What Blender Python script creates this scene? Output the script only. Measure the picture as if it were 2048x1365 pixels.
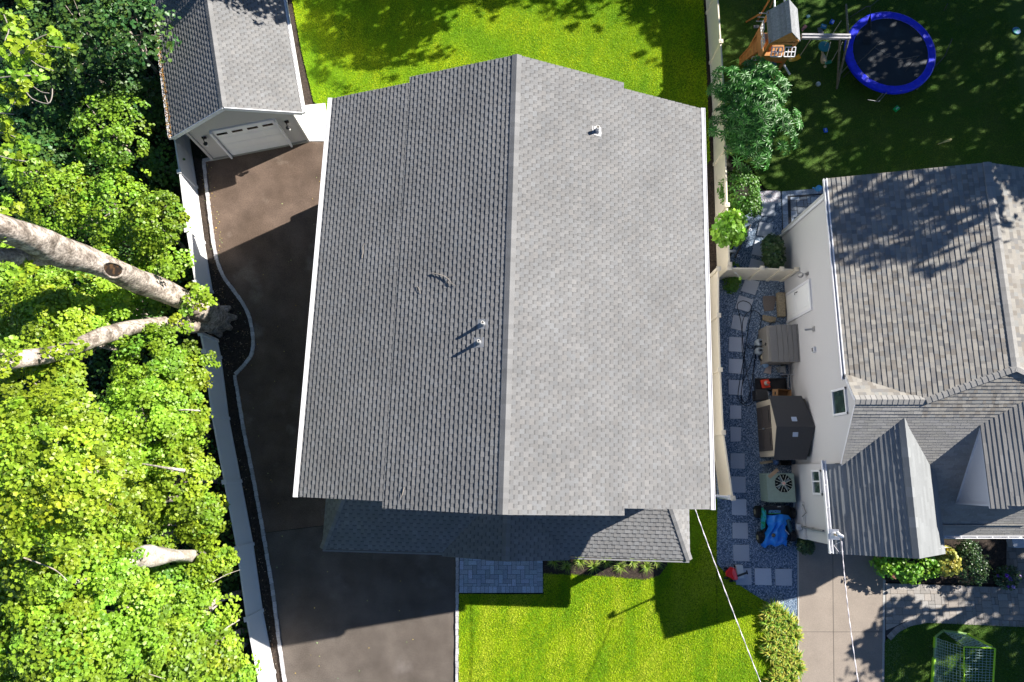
import bpy, math, random
import numpy as np
from mathutils import Vector, Matrix
random.seed(7); RNG = np.random.default_rng(11)
for o in list(bpy.data.objects): bpy.data.objects.remove(o)
SC = bpy.context.scene; COL = SC.collection
rad = math.radians

# ------------------------------------------------------------ camera, world, sun, exposure
CAMH = 27.0; TILT = rad(10.9)
cam = bpy.data.cameras.new('camera'); cam.lens = 24.0; cam.sensor_width = 36.0
cam.clip_start = 0.1; cam.clip_end = 600
co = bpy.data.objects.new('camera', cam); COL.objects.link(co)
co.location = (0, 0, CAMH); co.rotation_euler = (TILT, 0, 0); SC.camera = co
SUN_AZ = rad(26.5); SUN_EL = rad(32.5)
SUNV = Vector((math.cos(SUN_EL)*math.cos(SUN_AZ), math.cos(SUN_EL)*math.sin(SUN_AZ), math.sin(SUN_EL)))
w = bpy.data.worlds.new("World"); SC.world = w; w.use_nodes = True
nt = w.node_tree; sky = nt.nodes.new('ShaderNodeTexSky'); sky.sky_type = 'NISHITA'
sky.sun_disc = False; sky.sun_elevation = SUN_EL; sky.sun_rotation = rad(90) - SUN_AZ
sky.air_density = 1.0; sky.dust_density = 0.0; sky.ozone_density = 4.5; sky.altitude = 3000
nt.links.new(sky.outputs[0], nt.nodes['Background'].inputs[0]); nt.nodes['Background'].inputs[1].default_value = 0.056
sl = bpy.data.lights.new('sun', 'SUN'); sl.energy = 5.0; sl.angle = rad(0.5); sl.color = (1, 0.95, 0.87)
so = bpy.data.objects.new('sun', sl); COL.objects.link(so); so.rotation_euler = SUNV.to_track_quat('Z', 'Y').to_euler()
so.location = SUNV*60
SC.view_settings.view_transform = 'Standard'; SC.view_settings.look = 'None'; SC.view_settings.gamma = 1
SC.view_settings.use_curve_mapping = False; SC.view_settings.exposure = 1.2
SC.cycles.max_bounces = 8; SC.cycles.diffuse_bounces = 4; SC.cycles.transparent_max_bounces = 8

F_PX = 1365.0
def W(u, v, z=0.0):
    """world point at height z that stands at photo pixel (u, v)"""
    x = (u-1024)/F_PX; y = (682.5-v)/F_PX
    dy = y*math.cos(TILT)+math.sin(TILT); dz = y*math.sin(TILT)-math.cos(TILT)
    t = (z-CAMH)/dz
    return Vector((x*t, dy*t, z))
def P2(L, z=0.0): return [(W(u, v, z).x, W(u, v, z).y) for u, v in L]

# ------------------------------------------------------------ materials
MATS = {}
def mat(name, col, rough=0.7, var=0.0, vscale=3.0, col2=None, bump=0.0, bscale=60.0, tone=False, spec=0.4,
        metal=0.0, scuff=None, detail=6.0, grain=0.0, gscale=40.0, thr=(0.35, 0.65), sheen=0.0):
    if name in MATS: return MATS[name]
    m = bpy.data.materials.new(name); m.use_nodes = True; n = m.node_tree; N = n.nodes; L = n.links
    b = N['Principled BSDF']; b.inputs['Roughness'].default_value = rough; b.inputs['Metallic'].default_value = metal
    b.inputs['Specular IOR Level'].default_value = spec
    tc = N.new('ShaderNodeTexCoord')
    cur = N.new('ShaderNodeRGB'); cur.outputs[0].default_value = (*col, 1); out = cur.outputs[0]
    def mix(a, bb, fac, mode='MIX'):
        x = N.new('ShaderNodeMix'); x.data_type = 'RGBA'; x.blend_type = mode
        if isinstance(fac, float): x.inputs[0].default_value = fac
        else: L.new(fac, x.inputs[0])
        for s, val in ((6, a), (7, bb)):
            if isinstance(val, tuple): x.inputs[s].default_value = (*val, 1)
            else: L.new(val, x.inputs[s])
        return x.outputs[2]
    def noise(sc, det=4.0):
        t = N.new('ShaderNodeTexNoise'); t.inputs['Scale'].default_value = sc; t.inputs['Detail'].default_value = det
        L.new(tc.outputs['Object'], t.inputs['Vector']); return t.outputs['Fac']
    def mr(s, a, bb, c, d):
        r = N.new('ShaderNodeMapRange'); L.new(s, r.inputs[0])
        for i, val in enumerate((a, bb, c, d)): r.inputs[i+1].default_value = val
        return r.outputs[0]
    if col2 is not None:
        out = mix(out, tuple(col2), mr(noise(vscale, detail), thr[0], thr[1], 0, 1))
    if scuff:
        out = mix(out, scuff, mr(noise(0.8, 9.0), 0.60, 0.74, 0, 0.75))
    if var:
        g = mr(noise(vscale*1.7+0.3, detail), 0.3, 0.7, 1-var, 1+var)
        out = mix(out, g, 1.0, 'MULTIPLY')
    if grain:
        g = mr(noise(gscale, 3.0), 0.3, 0.7, 1-grain, 1+grain)
        out = mix(out, g, 1.0, 'MULTIPLY')
    if tone:
        a = N.new('ShaderNodeAttribute'); a.attribute_name = 'tone'
        out = mix(out, a.outputs['Color'], 1.0, 'MULTIPLY')
    L.new(out, b.inputs['Base Color'])
    if bump:
        bp = N.new('ShaderNodeBump'); bp.inputs['Strength'].default_value = bump; bp.inputs['Distance'].default_value = 0.02
        L.new(noise(bscale, 5.0), bp.inputs['Height']); L.new(bp.outputs[0], b.inputs['Normal'])
    MATS[name] = m; return m

def leaf_mat(name, col, trans=0.35, rough=0.45, spec=0.5):
    if name in MATS: return MATS[name]
    m = bpy.data.materials.new(name); m.use_nodes = True; n = m.node_tree; N = n.nodes; L = n.links
    b = N['Principled BSDF']; b.inputs['Roughness'].default_value = rough; b.inputs['Specular IOR Level'].default_value = spec
    a = N.new('ShaderNodeAttribute'); a.attribute_name = 'tone'
    x = N.new('ShaderNodeMix'); x.data_type = 'RGBA'; x.blend_type = 'MULTIPLY'; x.inputs[0].default_value = 1
    L.new(a.outputs['Color'], x.inputs[6]); x.inputs[7].default_value = (*col, 1)
    L.new(x.outputs[2], b.inputs['Base Color'])
    t = N.new('ShaderNodeBsdfTranslucent'); L.new(x.outputs[2], t.inputs[0])
    ms = N.new('ShaderNodeMixShader'); ms.inputs[0].default_value = trans
    L.new(b.outputs[0], ms.inputs[1]); L.new(t.outputs[0], ms.inputs[2])
    L.new(ms.outputs[0], N['Material Output'].inputs[0])
    MATS[name] = m; return m

def gravel_mat(name, cols, scale, bump=1.0):
    m = bpy.data.materials.new(name); m.use_nodes = True; n = m.node_tree; N = n.nodes; L = n.links
    b = N['Principled BSDF']; b.inputs['Roughness'].default_value = 0.85; b.inputs['Specular IOR Level'].default_value = 0.3
    tc = N.new('ShaderNodeTexCoord'); v = N.new('ShaderNodeTexVoronoi'); v.inputs['Scale'].default_value = scale
    L.new(tc.outputs['Object'], v.inputs['Vector'])
    cr = N.new('ShaderNodeValToRGB'); L.new(v.outputs['Color'], cr.inputs[0])
    el = cr.color_ramp.elements; el[0].color = (*cols[0], 1); el[1].color = (*cols[-1], 1); el[0].position = 0.1; el[1].position = 0.9
    for i, c in enumerate(cols[1:-1]):
        e = el.new(0.1+0.8*(i+1)/(len(cols)-1)); e.color = (*c, 1)
    L.new(cr.outputs[0], b.inputs['Base Color'])
    bp = N.new('ShaderNodeBump'); bp.inputs['Strength'].default_value = bump; bp.inputs['Distance'].default_value = 0.015; bp.invert = True
    L.new(v.outputs['Distance'], bp.inputs['Height']); L.new(bp.outputs[0], b.inputs['Normal'])
    MATS[name] = m; return m

white = mat('white_vinyl', (0.80, 0.80, 0.80), 0.35, grain=0.02, spec=0.4)
white2 = mat('white_trim', (0.78, 0.78, 0.80), 0.4)
cream = mat('cream_vinyl', (0.78, 0.70, 0.55), 0.4, grain=0.03, gscale=8)
black = mat('black_plastic', (0.012, 0.012, 0.014), 0.4)
steel = mat('galvanised_steel', (0.55, 0.56, 0.58), 0.35, metal=0.8)
glass = mat('window_glass', (0.015, 0.03, 0.03), 0.05, spec=0.8, col2=(0.05, 0.09, 0.07), vscale=2.5)
shingle = mat('grey_shingle', (0.212, 0.210, 0.209), 0.9, tone=True, grain=0.18, gscale=130, bump=0.3, bscale=200, spec=0.2, var=0.10, vscale=0.25)
shingle_n = mat('blended_shingle', (0.30, 0.290, 0.275), 0.9, tone=True, grain=0.14, gscale=120, bump=0.3, bscale=180, spec=0.2, var=0.06, vscale=0.4)
asphalt = mat('driveway_asphalt', (0.118, 0.083, 0.062), 0.85, scuff=(.26, .21, .17), col2=(0.150, 0.107, 0.082), vscale=0.6, grain=0.38, gscale=38, bump=0.8, bscale=70, var=0.22, thr=(.40, .60), spec=0.25)
asphalt2 = mat('front_asphalt', (0.135, 0.114, 0.098), 0.85, scuff=(.19, .165, .15), col2=(0.112, 0.093, 0.079), vscale=0.7, grain=0.34, gscale=38, bump=0.8, bscale=70, var=0.16, thr=(.4, .6), spec=0.25)
soil = mat('dark_mulch', (0.060, 0.042, 0.032), 0.95, col2=(0.022, 0.016, 0.012), vscale=14, grain=0.6, gscale=45, bump=1.0, bscale=40)
forest = mat('forest_floor', (0.030, 0.028, 0.018), 0.95, col2=(0.012, 0.016, 0.006), vscale=3, grain=0.5, gscale=20, bump=1.0, bscale=20)
bark = mat('grey_bark', (0.42, 0.36, 0.31), 0.9, col2=(0.17, 0.14, 0.115), vscale=3.2, detail=9.0, thr=(.42, .62), grain=0.5, gscale=14, var=.25, bump=1.0, bscale=14, spec=0.15)
twigm = mat('pale_twig', (0.32, 0.28, 0.24), 0.85, grain=0.2)
deadw = mat('bleached_wood', (0.50, 0.46, 0.41), 0.85, col2=(0.30, 0.25, 0.20), vscale=4, grain=0.3, gscale=18, bump=0.9, bscale=22)
concrete = mat('drive_concrete', (0.29, 0.245, 0.205), 0.9, grain=0.16, gscale=55, bump=0.4, bscale=90, var=0.07, vscale=0.8)
padc = mat('pale_concrete', (0.72, 0.70, 0.70), 0.8, grain=0.05, gscale=30)
stonec = mat('slab_stone', (0.46, 0.50, 0.56), 0.85, grain=0.12, gscale=60, tone=True, bump=0.3, bscale=80)
paver = mat('grey_paver', (0.40, 0.47, 0.57), 0.9, grain=0.25, gscale=30, tone=True, bump=0.6, bscale=50)
paver2 = mat('tan_paver', (0.36, 0.33, 0.30), 0.9, grain=0.18, gscale=40, tone=True, bump=0.4, bscale=70)
kerbm = mat('granite_block', (0.50, 0.49, 0.50), 0.9, grain=0.25, gscale=30, tone=True, bump=0.8, bscale=40)
gravel = gravel_mat('blue_gravel', [(0.04, 0.06, 0.09), (0.10, 0.15, 0.23), (0.17, 0.24, 0.34), (0.42, 0.50, 0.60)], 32)
gravelw = gravel_mat('white_gravel', [(0.30, 0.2, 0.24), (0.45, 0.45, 0.5), (0.6, 0.6, 0.65), (0.7, 0.7, 0.72)], 28)
def lawn_mat(name, a, b, straw, sc):
    m = mat(name, a, 0.8, col2=b, vscale=sc, grain=0.35, gscale=28, bump=0.8, bscale=30, spec=0.15, thr=(0.38, 0.62)); return m
lawn1 = lawn_mat('lawn_turf', (0.19, 0.28, 0.006), (0.11, 0.20, 0.005), None, 1.2)
lawn2 = lawn_mat('back_lawn_turf', (0.16, 0.27, 0.006), (0.09, 0.19, 0.005), None, 0.9)
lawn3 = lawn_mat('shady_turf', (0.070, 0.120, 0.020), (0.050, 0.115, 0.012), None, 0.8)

# ------------------------------------------------------------ mesh building
class MB:
    def __init__(s): s.v = []; s.f = []; s.mi = []; s.c = []
    def poly(s, pts, mi=0, c=(1, 1, 1)):
        n = len(s.v); s.v += [tuple(p) for p in pts]; s.f.append(list(range(n, n+len(pts)))); s.mi.append(mi); s.c.append(c)
    def faces(s, verts, faces, mi=0, c=(1, 1, 1)):
        n = len(s.v); s.v += [tuple(p) for p in verts]
        for f in faces: s.f.append([n+i for i in f]); s.mi.append(mi); s.c.append(c)
    def box(s, c, d, rz=0.0, mi=0, col=(1, 1, 1), M=None):
        hx, hy, hz = d[0]/2, d[1]/2, d[2]/2; cs, sn = math.cos(rz), math.sin(rz); V = []
        for z in (-hz, hz):
            for x, y in ((-hx, -hy), (hx, -hy), (hx, hy), (-hx, hy)):
                p = Vector((x*cs-y*sn, x*sn+y*cs, z))
                if M: p = M @ Vector((x, y, z))
                V.append((p[0]+c[0], p[1]+c[1], p[2]+c[2]))
        s.faces(V, [(3, 2, 1, 0), (4, 5, 6, 7), (0, 1, 5, 4), (1, 2, 6, 5), (2, 3, 7, 6), (3, 0, 4, 7)], mi, col)
    def bar(s, a, b, w, h=None, mi=0, col=(1, 1, 1)):
        a = Vector(a); b = Vector(b); d = b-a; L = d.length
        if L < 1e-6: return
        M = d.to_track_quat('X', 'Z').to_matrix(); s.box((a+b)/2, (L, w, h or w), 0, mi, col, M)
    def prism(s, pts, z0, z1, mi=0, col=(1, 1, 1), bottom=False):
        n = len(pts); V = [(p[0], p[1], z0) for p in pts]+[(p[0], p[1], z1) for p in pts]
        A = sum(pts[i][0]*pts[(i+1) % n][1]-pts[(i+1) % n][0]*pts[i][1] for i in range(n))
        idx = list(range(n)) if A > 0 else list(range(n))[::-1]
        F = [[n+i for i in idx]]
        for k in range(n):
            a, b = idx[k], idx[(k+1) % n]; F.append([a, b, n+b, n+a])
        if bottom: F.append(idx[::-1])
        s.faces(V, F, mi, col)
    def slab(s, pts, t, mi_top=0, mi_side=0, col=(1, 1, 1)):
        """pts counter-clockwise seen from above; thickness t straight down"""
        n = len(pts); V = [tuple(p) for p in pts]+[(p[0], p[1], p[2]-t) for p in pts]
        s.faces(V, [list(range(n))], mi_top, col)
        s.faces(V, [list(range(2*n-1, n-1, -1))]+[[i, n+i, n+(i+1) % n, (i+1) % n] for i in range(n)], mi_side, col)
    def tube(s, pts, r, n=8, mi=0, col=(1, 1, 1), cap=True, jit=0.0):
        pts = [Vector(p) for p in pts]; R = r if isinstance(r, (list, tuple)) else [r]*len(pts)
        base = len(s.v); up = Vector((0, 0, 1)); px = None
        for i, p in enumerate(pts):
            d = (pts[min(i+1, len(pts)-1)]-pts[max(i-1, 0)]).normalized()
            if px is None:
                px = d.cross(up) if abs(d.dot(up)) < 0.95 else d.cross(Vector((1, 0, 0)))
            px = (px-d*px.dot(d)).normalized(); py = d.cross(px)
            for k in range(n):
                a = 2*math.pi*k/n; rr = R[i]*(1+random.uniform(-jit, jit))
                s.v.append(tuple(p+px*math.cos(a)*rr+py*math.sin(a)*rr))
        for i in range(len(pts)-1):
            for k in range(n):
                a = base+i*n+k; b = base+i*n+(k+1) % n
                s.f.append([a, b, b+n, a+n]); s.mi.append(mi); s.c.append(col)
        if cap:
            s.f.append([base+k for k in range(n)][::-1]); s.mi.append(mi); s.c.append(col)
            q = base+(len(pts)-1)*n; s.f.append([q+k for k in range(n)]); s.mi.append(mi); s.c.append(col)
    def lathe(s, c, prof, n=20, mi=0, col=(1, 1, 1)):
        base = len(s.v)
        for r, z in prof:
            for k in range(n):
                a = 2*math.pi*k/n; s.v.append((c[0]+r*math.cos(a), c[1]+r*math.sin(a), c[2]+z))
        for i in range(len(prof)-1):
            for k in range(n):
                a = base+i*n+k; b = base+i*n+(k+1) % n; s.f.append([a, b, b+n, a+n]); s.mi.append(mi); s.c.append(col)
        q = base+(len(prof)-1)*n
        s.f.append([q+k for k in range(n)]); s.mi.append(mi); s.c.append(col)
        s.f.append([base+k for k in range(n)][::-1]); s.mi.append(mi); s.c.append(col)
    def build(s, name, mats, parent=None, world=True, smooth=False, bevel=0.0):
        if not isinstance(mats, (list, tuple)): mats = [mats]
        me = bpy.data.meshes.new(name)
        V = s.v
        if parent is not None and world:
            M = PM[parent.name]; V = [tuple(M @ Vector(p)) for p in V]
        me.from_pydata(V, [], s.f)
        for m in mats: me.materials.append(m)
        me.polygons.foreach_set('material_index', s.mi)
        at = me.attributes.new('tone', 'FLOAT_COLOR', 'CORNER')
        arr = np.ones((len(me.loops), 4), np.float32); k = 0
        for f, c in zip(s.f, s.c):
            arr[k:k+len(f), :3] = c; k += len(f)
        at.data.foreach_set('color', arr.ravel())
        if smooth: me.polygons.foreach_set('use_smooth', [True]*len(me.polygons))
        me.update()
        o = bpy.data.objects.new(name, me); COL.objects.link(o)
        if parent is not None: o.parent = parent; PM[o.name] = PM[parent.name]
        if bevel:
            bm = o.modifiers.new('bevel', 'BEVEL'); bm.width = bevel; bm.segments = 2; bm.limit_method = 'ANGLE'
        return o
PM = {}
def tag(o, label=None, cat=None, group=None, kind=None):
    if label: o['label'] = label
    if cat: o['category'] = cat
    if group: o['group'] = group
    if kind: o['kind'] = kind
    return o
def thing(name, label, cat, loc=(0, 0, 0), rz=0.0, group=None):
    o = bpy.data.objects.new(name, None); COL.objects.link(o); o.location = loc; o.rotation_euler = (0, 0, rz)
    o.empty_display_size = 0.3
    PM[o.name] = (Matrix.Translation(Vector(loc)) @ Matrix.Rotation(rz, 4, 'Z')).inverted()
    return tag(o, label, cat, group)
def single(mb, name, mats, label, cat, group=None, kind=None, loc=None, **k):
    if loc is not None:
        L = Vector(loc); mb.v = [tuple(Vector(p)-L) for p in mb.v]
    o = mb.build(name, mats, **k)
    if loc is not None: o.location = loc
    return tag(o, label, cat, group, kind)
def struct(mb, name, mats, **k): return tag(mb.build(name, mats, **k), kind='structure')
def copy_thing(o, loc, rz=None, label=None):
    r = o.copy(); COL.objects.link(r); r.location = loc
    if rz is not None: r.rotation_euler = (0, 0, rz)
    if label: r['label'] = label
    for ch in o.children:
        c = ch.copy(); COL.objects.link(c); c.parent = r
        for g in ch.children:
            d = g.copy(); COL.objects.link(d); d.parent = c
    return r

def clip_poly(P, Q):
    """clip convex polygon P by convex ccw polygon Q (2-D)"""
    out = P
    for i in range(len(Q)):
        a, b = Q[i], Q[(i+1) % len(Q)]; inp = out; out = []
        if not inp: break
        def side(p): return (b[0]-a[0])*(p[1]-a[1])-(b[1]-a[1])*(p[0]-a[0])
        for k in range(len(inp)):
            p, q = inp[k], inp[(k+1) % len(inp)]; sp, sq = side(p), side(q)
            if sp >= 0: out.append(p)
            if (sp >= 0) != (sq >= 0):
                t = sp/(sp-sq); out.append((p[0]+(q[0]-p[0])*t, p[1]+(q[1]-p[1])*t))
    return out
def ccw(P):
    A = sum(P[i][0]*P[(i+1) % len(P)][1]-P[(i+1) % len(P)][0]*P[i][1] for i in range(len(P)))
    return P if A > 0 else P[::-1]

def shingles(mb, O, U, V, outline, style='dim', e=0.14, mi=0, t=0.021, phase=0.0, tonefn=None):
    """courses of shingles on the plane O + u*U + v*V (V runs down the slope)"""
    O, U, V = Vector(O), Vector(U).normalized(), Vector(V).normalized()
    N = U.cross(V).normalized()
    if N.z < 0: N = -N
    flip = U.cross(V).z < 0
    Q = ccw(outline); us = [p[0] for p in Q]; vs = [p[1] for p in Q]
    u0, u1, v0, v1 = min(us), max(us), min(vs), max(vs)
    def put(rect, vt, h0, h1, col, sides=True):
        P = clip_poly(ccw(rect), Q)
        if len(P) < 3: return
        top = [O+U*p[0]+V*p[1]+N*(h0+(h1-h0)*((p[1]-vt)/e)) for p in P]
        bot = [O+U*p[0]+V*p[1]+N*0.0 for p in P]
        n = len(P); base = len(mb.v); mb.v += [tuple(x) for x in top]
        idx = list(range(n)); idx = idx[::-1] if flip else idx
        mb.f.append([base+i for i in idx]); mb.mi.append(mi); mb.c.append(col)
        if sides:
            mb.v += [tuple(x) for x in bot]; dk = tuple(x*0.75 for x in col)
            for k in range(n):
                a, b = idx[k], idx[(k+1) % n]
                mb.f.append([base+a, base+n+a, base+n+b, base+b]); mb.mi.append(mi); mb.c.append(dk)
    nc = int((v1-v0)/e)+1
    for i in range(nc):
        a = v0+i*e; b = a+e
        row = random.uniform(0.98, 1.02)
        if style == 'dim':
            c = 0.90*row; put([(u0, a), (u1, a), (u1, a+e*0.38), (u0, a+e*0.38)], a, 0.001, t, (c*0.70,)*3, False)
            put([(u0, a+e*0.38), (u1, a+e*0.38), (u1, b), (u0, b)], a, 0.001, t, (c,)*3)
            pitch = .255; ph_ = (.5*(i % 2)+random.uniform(-.12, .12))*pitch; kk_ = 0; u = u0-pitch+ph_
            while u < u1:
                nxt = u0+ph_+pitch*kk_+random.uniform(-.022, .022); kk_ += 1; g = random.uniform(.085, .135); wt = max(.06, nxt-u-g)
                k = row*random.uniform(0.93, 1.06); tint = random.uniform(-0.02, 0.02)
                n2 = 2 if wt > 0.25 else 1
                for q in range(n2):
                    k2 = k*random.uniform(0.95, 1.05)
                    put([(u+wt*q/n2, a), (u+wt*(q+1)/n2, a), (u+wt*(q+1)/n2, b), (u+wt*q/n2, b)], a, 0.006, t+0.006, (k2*(1+tint), k2, k2*(1-tint)))
                u += wt+g
        elif style == 'blend':
            u = u0-random.uniform(0, .4)
            pal = [(1.10, 1.06, 0.98), (0.96, 0.93, 0.88), (0.72, 0.72, 0.73), (1.03, 1.0, 0.95), (0.80, 0.75, 0.69), (0.88, 0.9, 0.90), (0.76, 0.74, 0.72), (1.06, 1.03, 0.97)]
            while u < u1:
                wt = random.choice((0.10, 0.13, 0.16, 0.19)); p = random.choice(pal); k = random.uniform(0.92, 1.06)
                put([(u, a), (u+wt, a), (u+wt, b), (u, b)], a, 0.001, t+random.choice((0, 0.002, 0.004)), tuple(x*k for x in p))
                u += wt
        elif style == 'tab':
            u = u0-(0.5 if i % 2 else 0.0)*0.3-random.uniform(0, .05)
            while u < u1:
                wt = 0.30; k = random.uniform(0.86, 1.08); tint = random.uniform(-.02, .03)
                put([(u, a), (u+wt-0.006, a), (u+wt-0.006, b), (u, b)], a, 0.001, t*random.uniform(.8, 1.25), (k*(1+tint), k*(1+tint), k))
                u += wt
        elif style == 'plain':
            u = u0-random.uniform(0, .9)
            while u < u1:
                wt = random.uniform(.5, .95); k = random.uniform(0.9, 1.06)
                put([(u, a), (u+wt, a), (u+wt, b), (u, b)], a, 0.001, t*random.uniform(.8, 1.25), (k, k, k)); u += wt

def ridge_caps(mb, A, B, w, slopeL, slopeR, side, mi=0, step=0.14, tone=1.0):
    """overlapping cap shingles from A to B; side = horizontal unit vector to the right"""
    A, B = Vector(A), Vector(B); d = (B-A); L = d.length; d.normalize(); S = Vector(side)
    n = max(1, int(L/step))
    for i in range(n):
        p = A+d*(L*i/n); q = A+d*(L*(i+1)/n+0.01); k = tone*random.uniform(0.88, 1.1); c = (k, k, k)
        z0, z1 = 0.014, 0.026
        for sgn, sl in ((1, slopeR), (-1, slopeL)):
            o = S*sgn*w-Vector((0, 0, 1))*w*sl
            a, b = p+Vector((0, 0, z0)), q+Vector((0, 0, z1)); cc, dd = q+o+Vector((0, 0, z1)), p+o+Vector((0, 0, z0))
            pts = [a, b, cc, dd] if (b-a).cross(dd-a).z > 0 else [a, dd, cc, b]
            mb.slab(pts, 0.02, mi, mi, c)

def planks(mb, poly3, n, mi=0): mb.poly(poly3, mi)

# ------------------------------------------------------------ foliage
def xf_leaves(T, TF, pos, nrm, size, spin, tone, curl=None):
    """T template verts (k,3); pos (n,3) nrm (n,3)"""
    n = len(pos); nrm = nrm/np.linalg.norm(nrm, axis=1, keepdims=True)
    ref = np.where(np.abs(nrm[:, 2:3]) < 0.9, np.array([[0, 0, 1.0]]), np.array([[1.0, 0, 0]]))
    a = np.cross(ref, nrm); a /= np.linalg.norm(a, axis=1, keepdims=True); b = np.cross(nrm, a)
    c, s = np.cos(spin)[:, None], np.sin(spin)[:, None]; x = a*c+b*s; y = -a*s+b*c
    V = pos[:, None, :]+(x[:, None, :]*T[None, :, 0:1]+y[:, None, :]*T[None, :, 1:2]+nrm[:, None, :]*T[None, :, 2:3])*size[:, None, None]
    k = len(T); F = [(np.array(f)[None, :]+(np.arange(n)*k)[:, None]) for f in TF]
    return V.reshape(-1, 3), F, tone
def np_mesh(name, V, Fs, tones, m, parent=None):
    """Fs list of (n,len) index arrays ; tones list of (n,3)"""
    me = bpy.data.meshes.new(name)
    if parent is not None:
        M = np.array(PM[parent.name]); V = V@M[:3, :3].T+M[:3, 3]
    me.vertices.add(len(V)); me.vertices.foreach_set('co', V.astype(np.float32).ravel())
    idx = np.concatenate([f.ravel() for f in Fs]); cnt = np.concatenate([np.full(len(f), f.shape[1]) for f in Fs])
    me.loops.add(len(idx)); me.loops.foreach_set('vertex_index', idx.astype(np.int32))
    st = np.concatenate([[0], np.cumsum(cnt)[:-1]])
    me.polygons.add(len(cnt)); me.polygons.foreach_set('loop_start', st.astype(np.int32)); me.polygons.foreach_set('loop_total', cnt.astype(np.int32))
    t = np.concatenate([np.repeat(tn, f.shape[1], axis=0) for f, tn in zip(Fs, tones)])
    me.update(calc_edges=True)
    at = me.attributes.new('tone', 'FLOAT_COLOR', 'CORNER'); arr = np.ones((len(idx), 4), np.float32); arr[:, :3] = t
    at.data.foreach_set('color', arr.ravel()); me.materials.append(m)
    o = bpy.data.objects.new(name, me); COL.objects.link(o)
    if parent is not None: o.parent = parent; PM[o.name] = PM[parent.name]
    return o
# leaf templates (unit size)
KITE = (np.array([(0, -.5, 0), (.33, 0, .10), (0, .55, 0), (-.33, 0, .10)], float), [(0, 1, 2), (0, 2, 3)])
MAPLE = (np.array([(0, -.45, 0), (.42, -.32, .06), (.36, -.06, .03), (.52, .15, .08), (.26, .24, 0), (0, .58, -.05), (-.26, .24, 0), (-.52, .15, .08), (-.36, -.06, .03), (-.42, -.32, .06)], float),
         [(0, 1, 2, 4, 5), (2, 3, 4), (0, 5, 6, 8, 9), (6, 7, 8)])
LANCE = (np.array([(0, -.5, 0), (.13, -.05, .05), (0, .6, -.06), (-.13, -.05, .05)], float), [(0, 1, 2), (0, 2, 3)])
ROUND = (np.array([(0, -.5, 0), (.40, -.25, .07), (.45, .15, .07), (0, .5, 0), (-.45, .15, .07), (-.40, -.25, .07)], float), [(0, 1, 2, 3), (0, 3, 4, 5)])
def sprays(centers, normals, n_leaf, spread, leaf, template, flat=0.35, tilt=0.5, huevar=0.12, base=(1, 1, 1), warm=0.15, droop=0.25):
    """leaf sprays: each centre carries a flattened disc of leaves"""
    C = np.asarray(centers, float); NN = np.asarray(normals, float); NN /= np.linalg.norm(NN, axis=1, keepdims=True)
    m = len(C); idx = np.repeat(np.arange(m), n_leaf); n = len(idx)
    r = np.sqrt(RNG.random(n))*(np.repeat(np.broadcast_to(spread, (m,)), n_leaf)); a = RNG.random(n)*2*np.pi
    ref = np.where(np.abs(NN[:, 2:3]) < 0.9, np.array([[0, 0, 1.0]]), np.array([[1.0, 0, 0]]))
    A = np.cross(ref, NN); A /= np.linalg.norm(A, axis=1, keepdims=True); B = np.cross(NN, A)
    off = A[idx]*(r*np.cos(a))[:, None]+B[idx]*(r*np.sin(a))[:, None]+NN[idx]*(RNG.normal(0, 1, n)*flat*np.broadcast_to(spread, (m,))[idx]*0.5-droop*r**2/np.maximum(.01, np.broadcast_to(spread, (m,))[idx]))[:, None]
    pos = C[idx]+off
    nr = NN[idx]+RNG.normal(0, tilt, (n, 3))+off/np.maximum(.05, np.broadcast_to(spread, (m,))[idx])[:, None]*0.35
    size = leaf*RNG.uniform(0.65, 1.25, n)
    sp = RNG.normal(1, huevar, (m, 1)); wv = RNG.normal(0, warm, (m, 1))
    tone = np.array(base)[None, :]*np.clip(sp[idx]*RNG.normal(1, .12, (n, 1)), .45, 1.6)*np.concatenate([1+wv, 1+0*wv, 1-wv], 1)[idx].clip(.4, 1.7)
    return xf_leaves(template[0], template[1], pos, nr, size, RNG.random(n)*2*np.pi, tone)
def leaves_obj(name, parts, m, parent=None):
    Vs, Fs, Ts, off = [], [], [], 0
    for V, F, t in parts:
        Vs.append(V)
        for f in F: Fs.append(f+off); Ts.append(t)
        off += len(V)
    return np_mesh(name, np.concatenate(Vs), Fs, Ts, m, parent)
def shell(center, radii, n, top=0.15, inner=0.55, lump=0.25, seed=0):
    """points through the upper shell of a lumpy ellipsoid, with outward normals"""
    r0 = np.random.default_rng(seed)
    d = r0.normal(0, 1, (n*4, 3)); d /= np.linalg.norm(d, axis=1, keepdims=True); d = d[d[:, 2] > -top][:n]
    k = r0.normal(0, 1, (5, 3)); k /= np.linalg.norm(k, axis=1, keepdims=True)
    lobe = 1+lump*np.max((d@k.T)**3, axis=1)-lump*0.6*np.abs(np.sin(d[:, 0]*4+k[0, 0]*9)*np.cos(d[:, 1]*5+k[1, 1]*7))
    rr = lobe*(inner+(1-inner)*r0.random(len(d))**0.5)
    P = np.array(center)[None, :]+d*np.array(radii)[None, :]*rr[:, None]
    Nn = d/np.array(radii)[None, :]; Nn /= np.linalg.norm(Nn, axis=1, keepdims=True); Nn[:, 2] += 0.7
    return P, Nn

# ============================================================ THE SETTING
def sheet(name, pts, z, m, th=None):
    mb = MB(); mb.prism(pts, z-(th or z*0.9), z, 0); return struct(mb, name, m)
mb = MB(); mb.poly([(-150, -150, -0.02), (150, -150, -0.02), (150, 150, -0.02), (-150, 150, -0.02)]); struct(mb, 'ground', forest)
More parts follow.
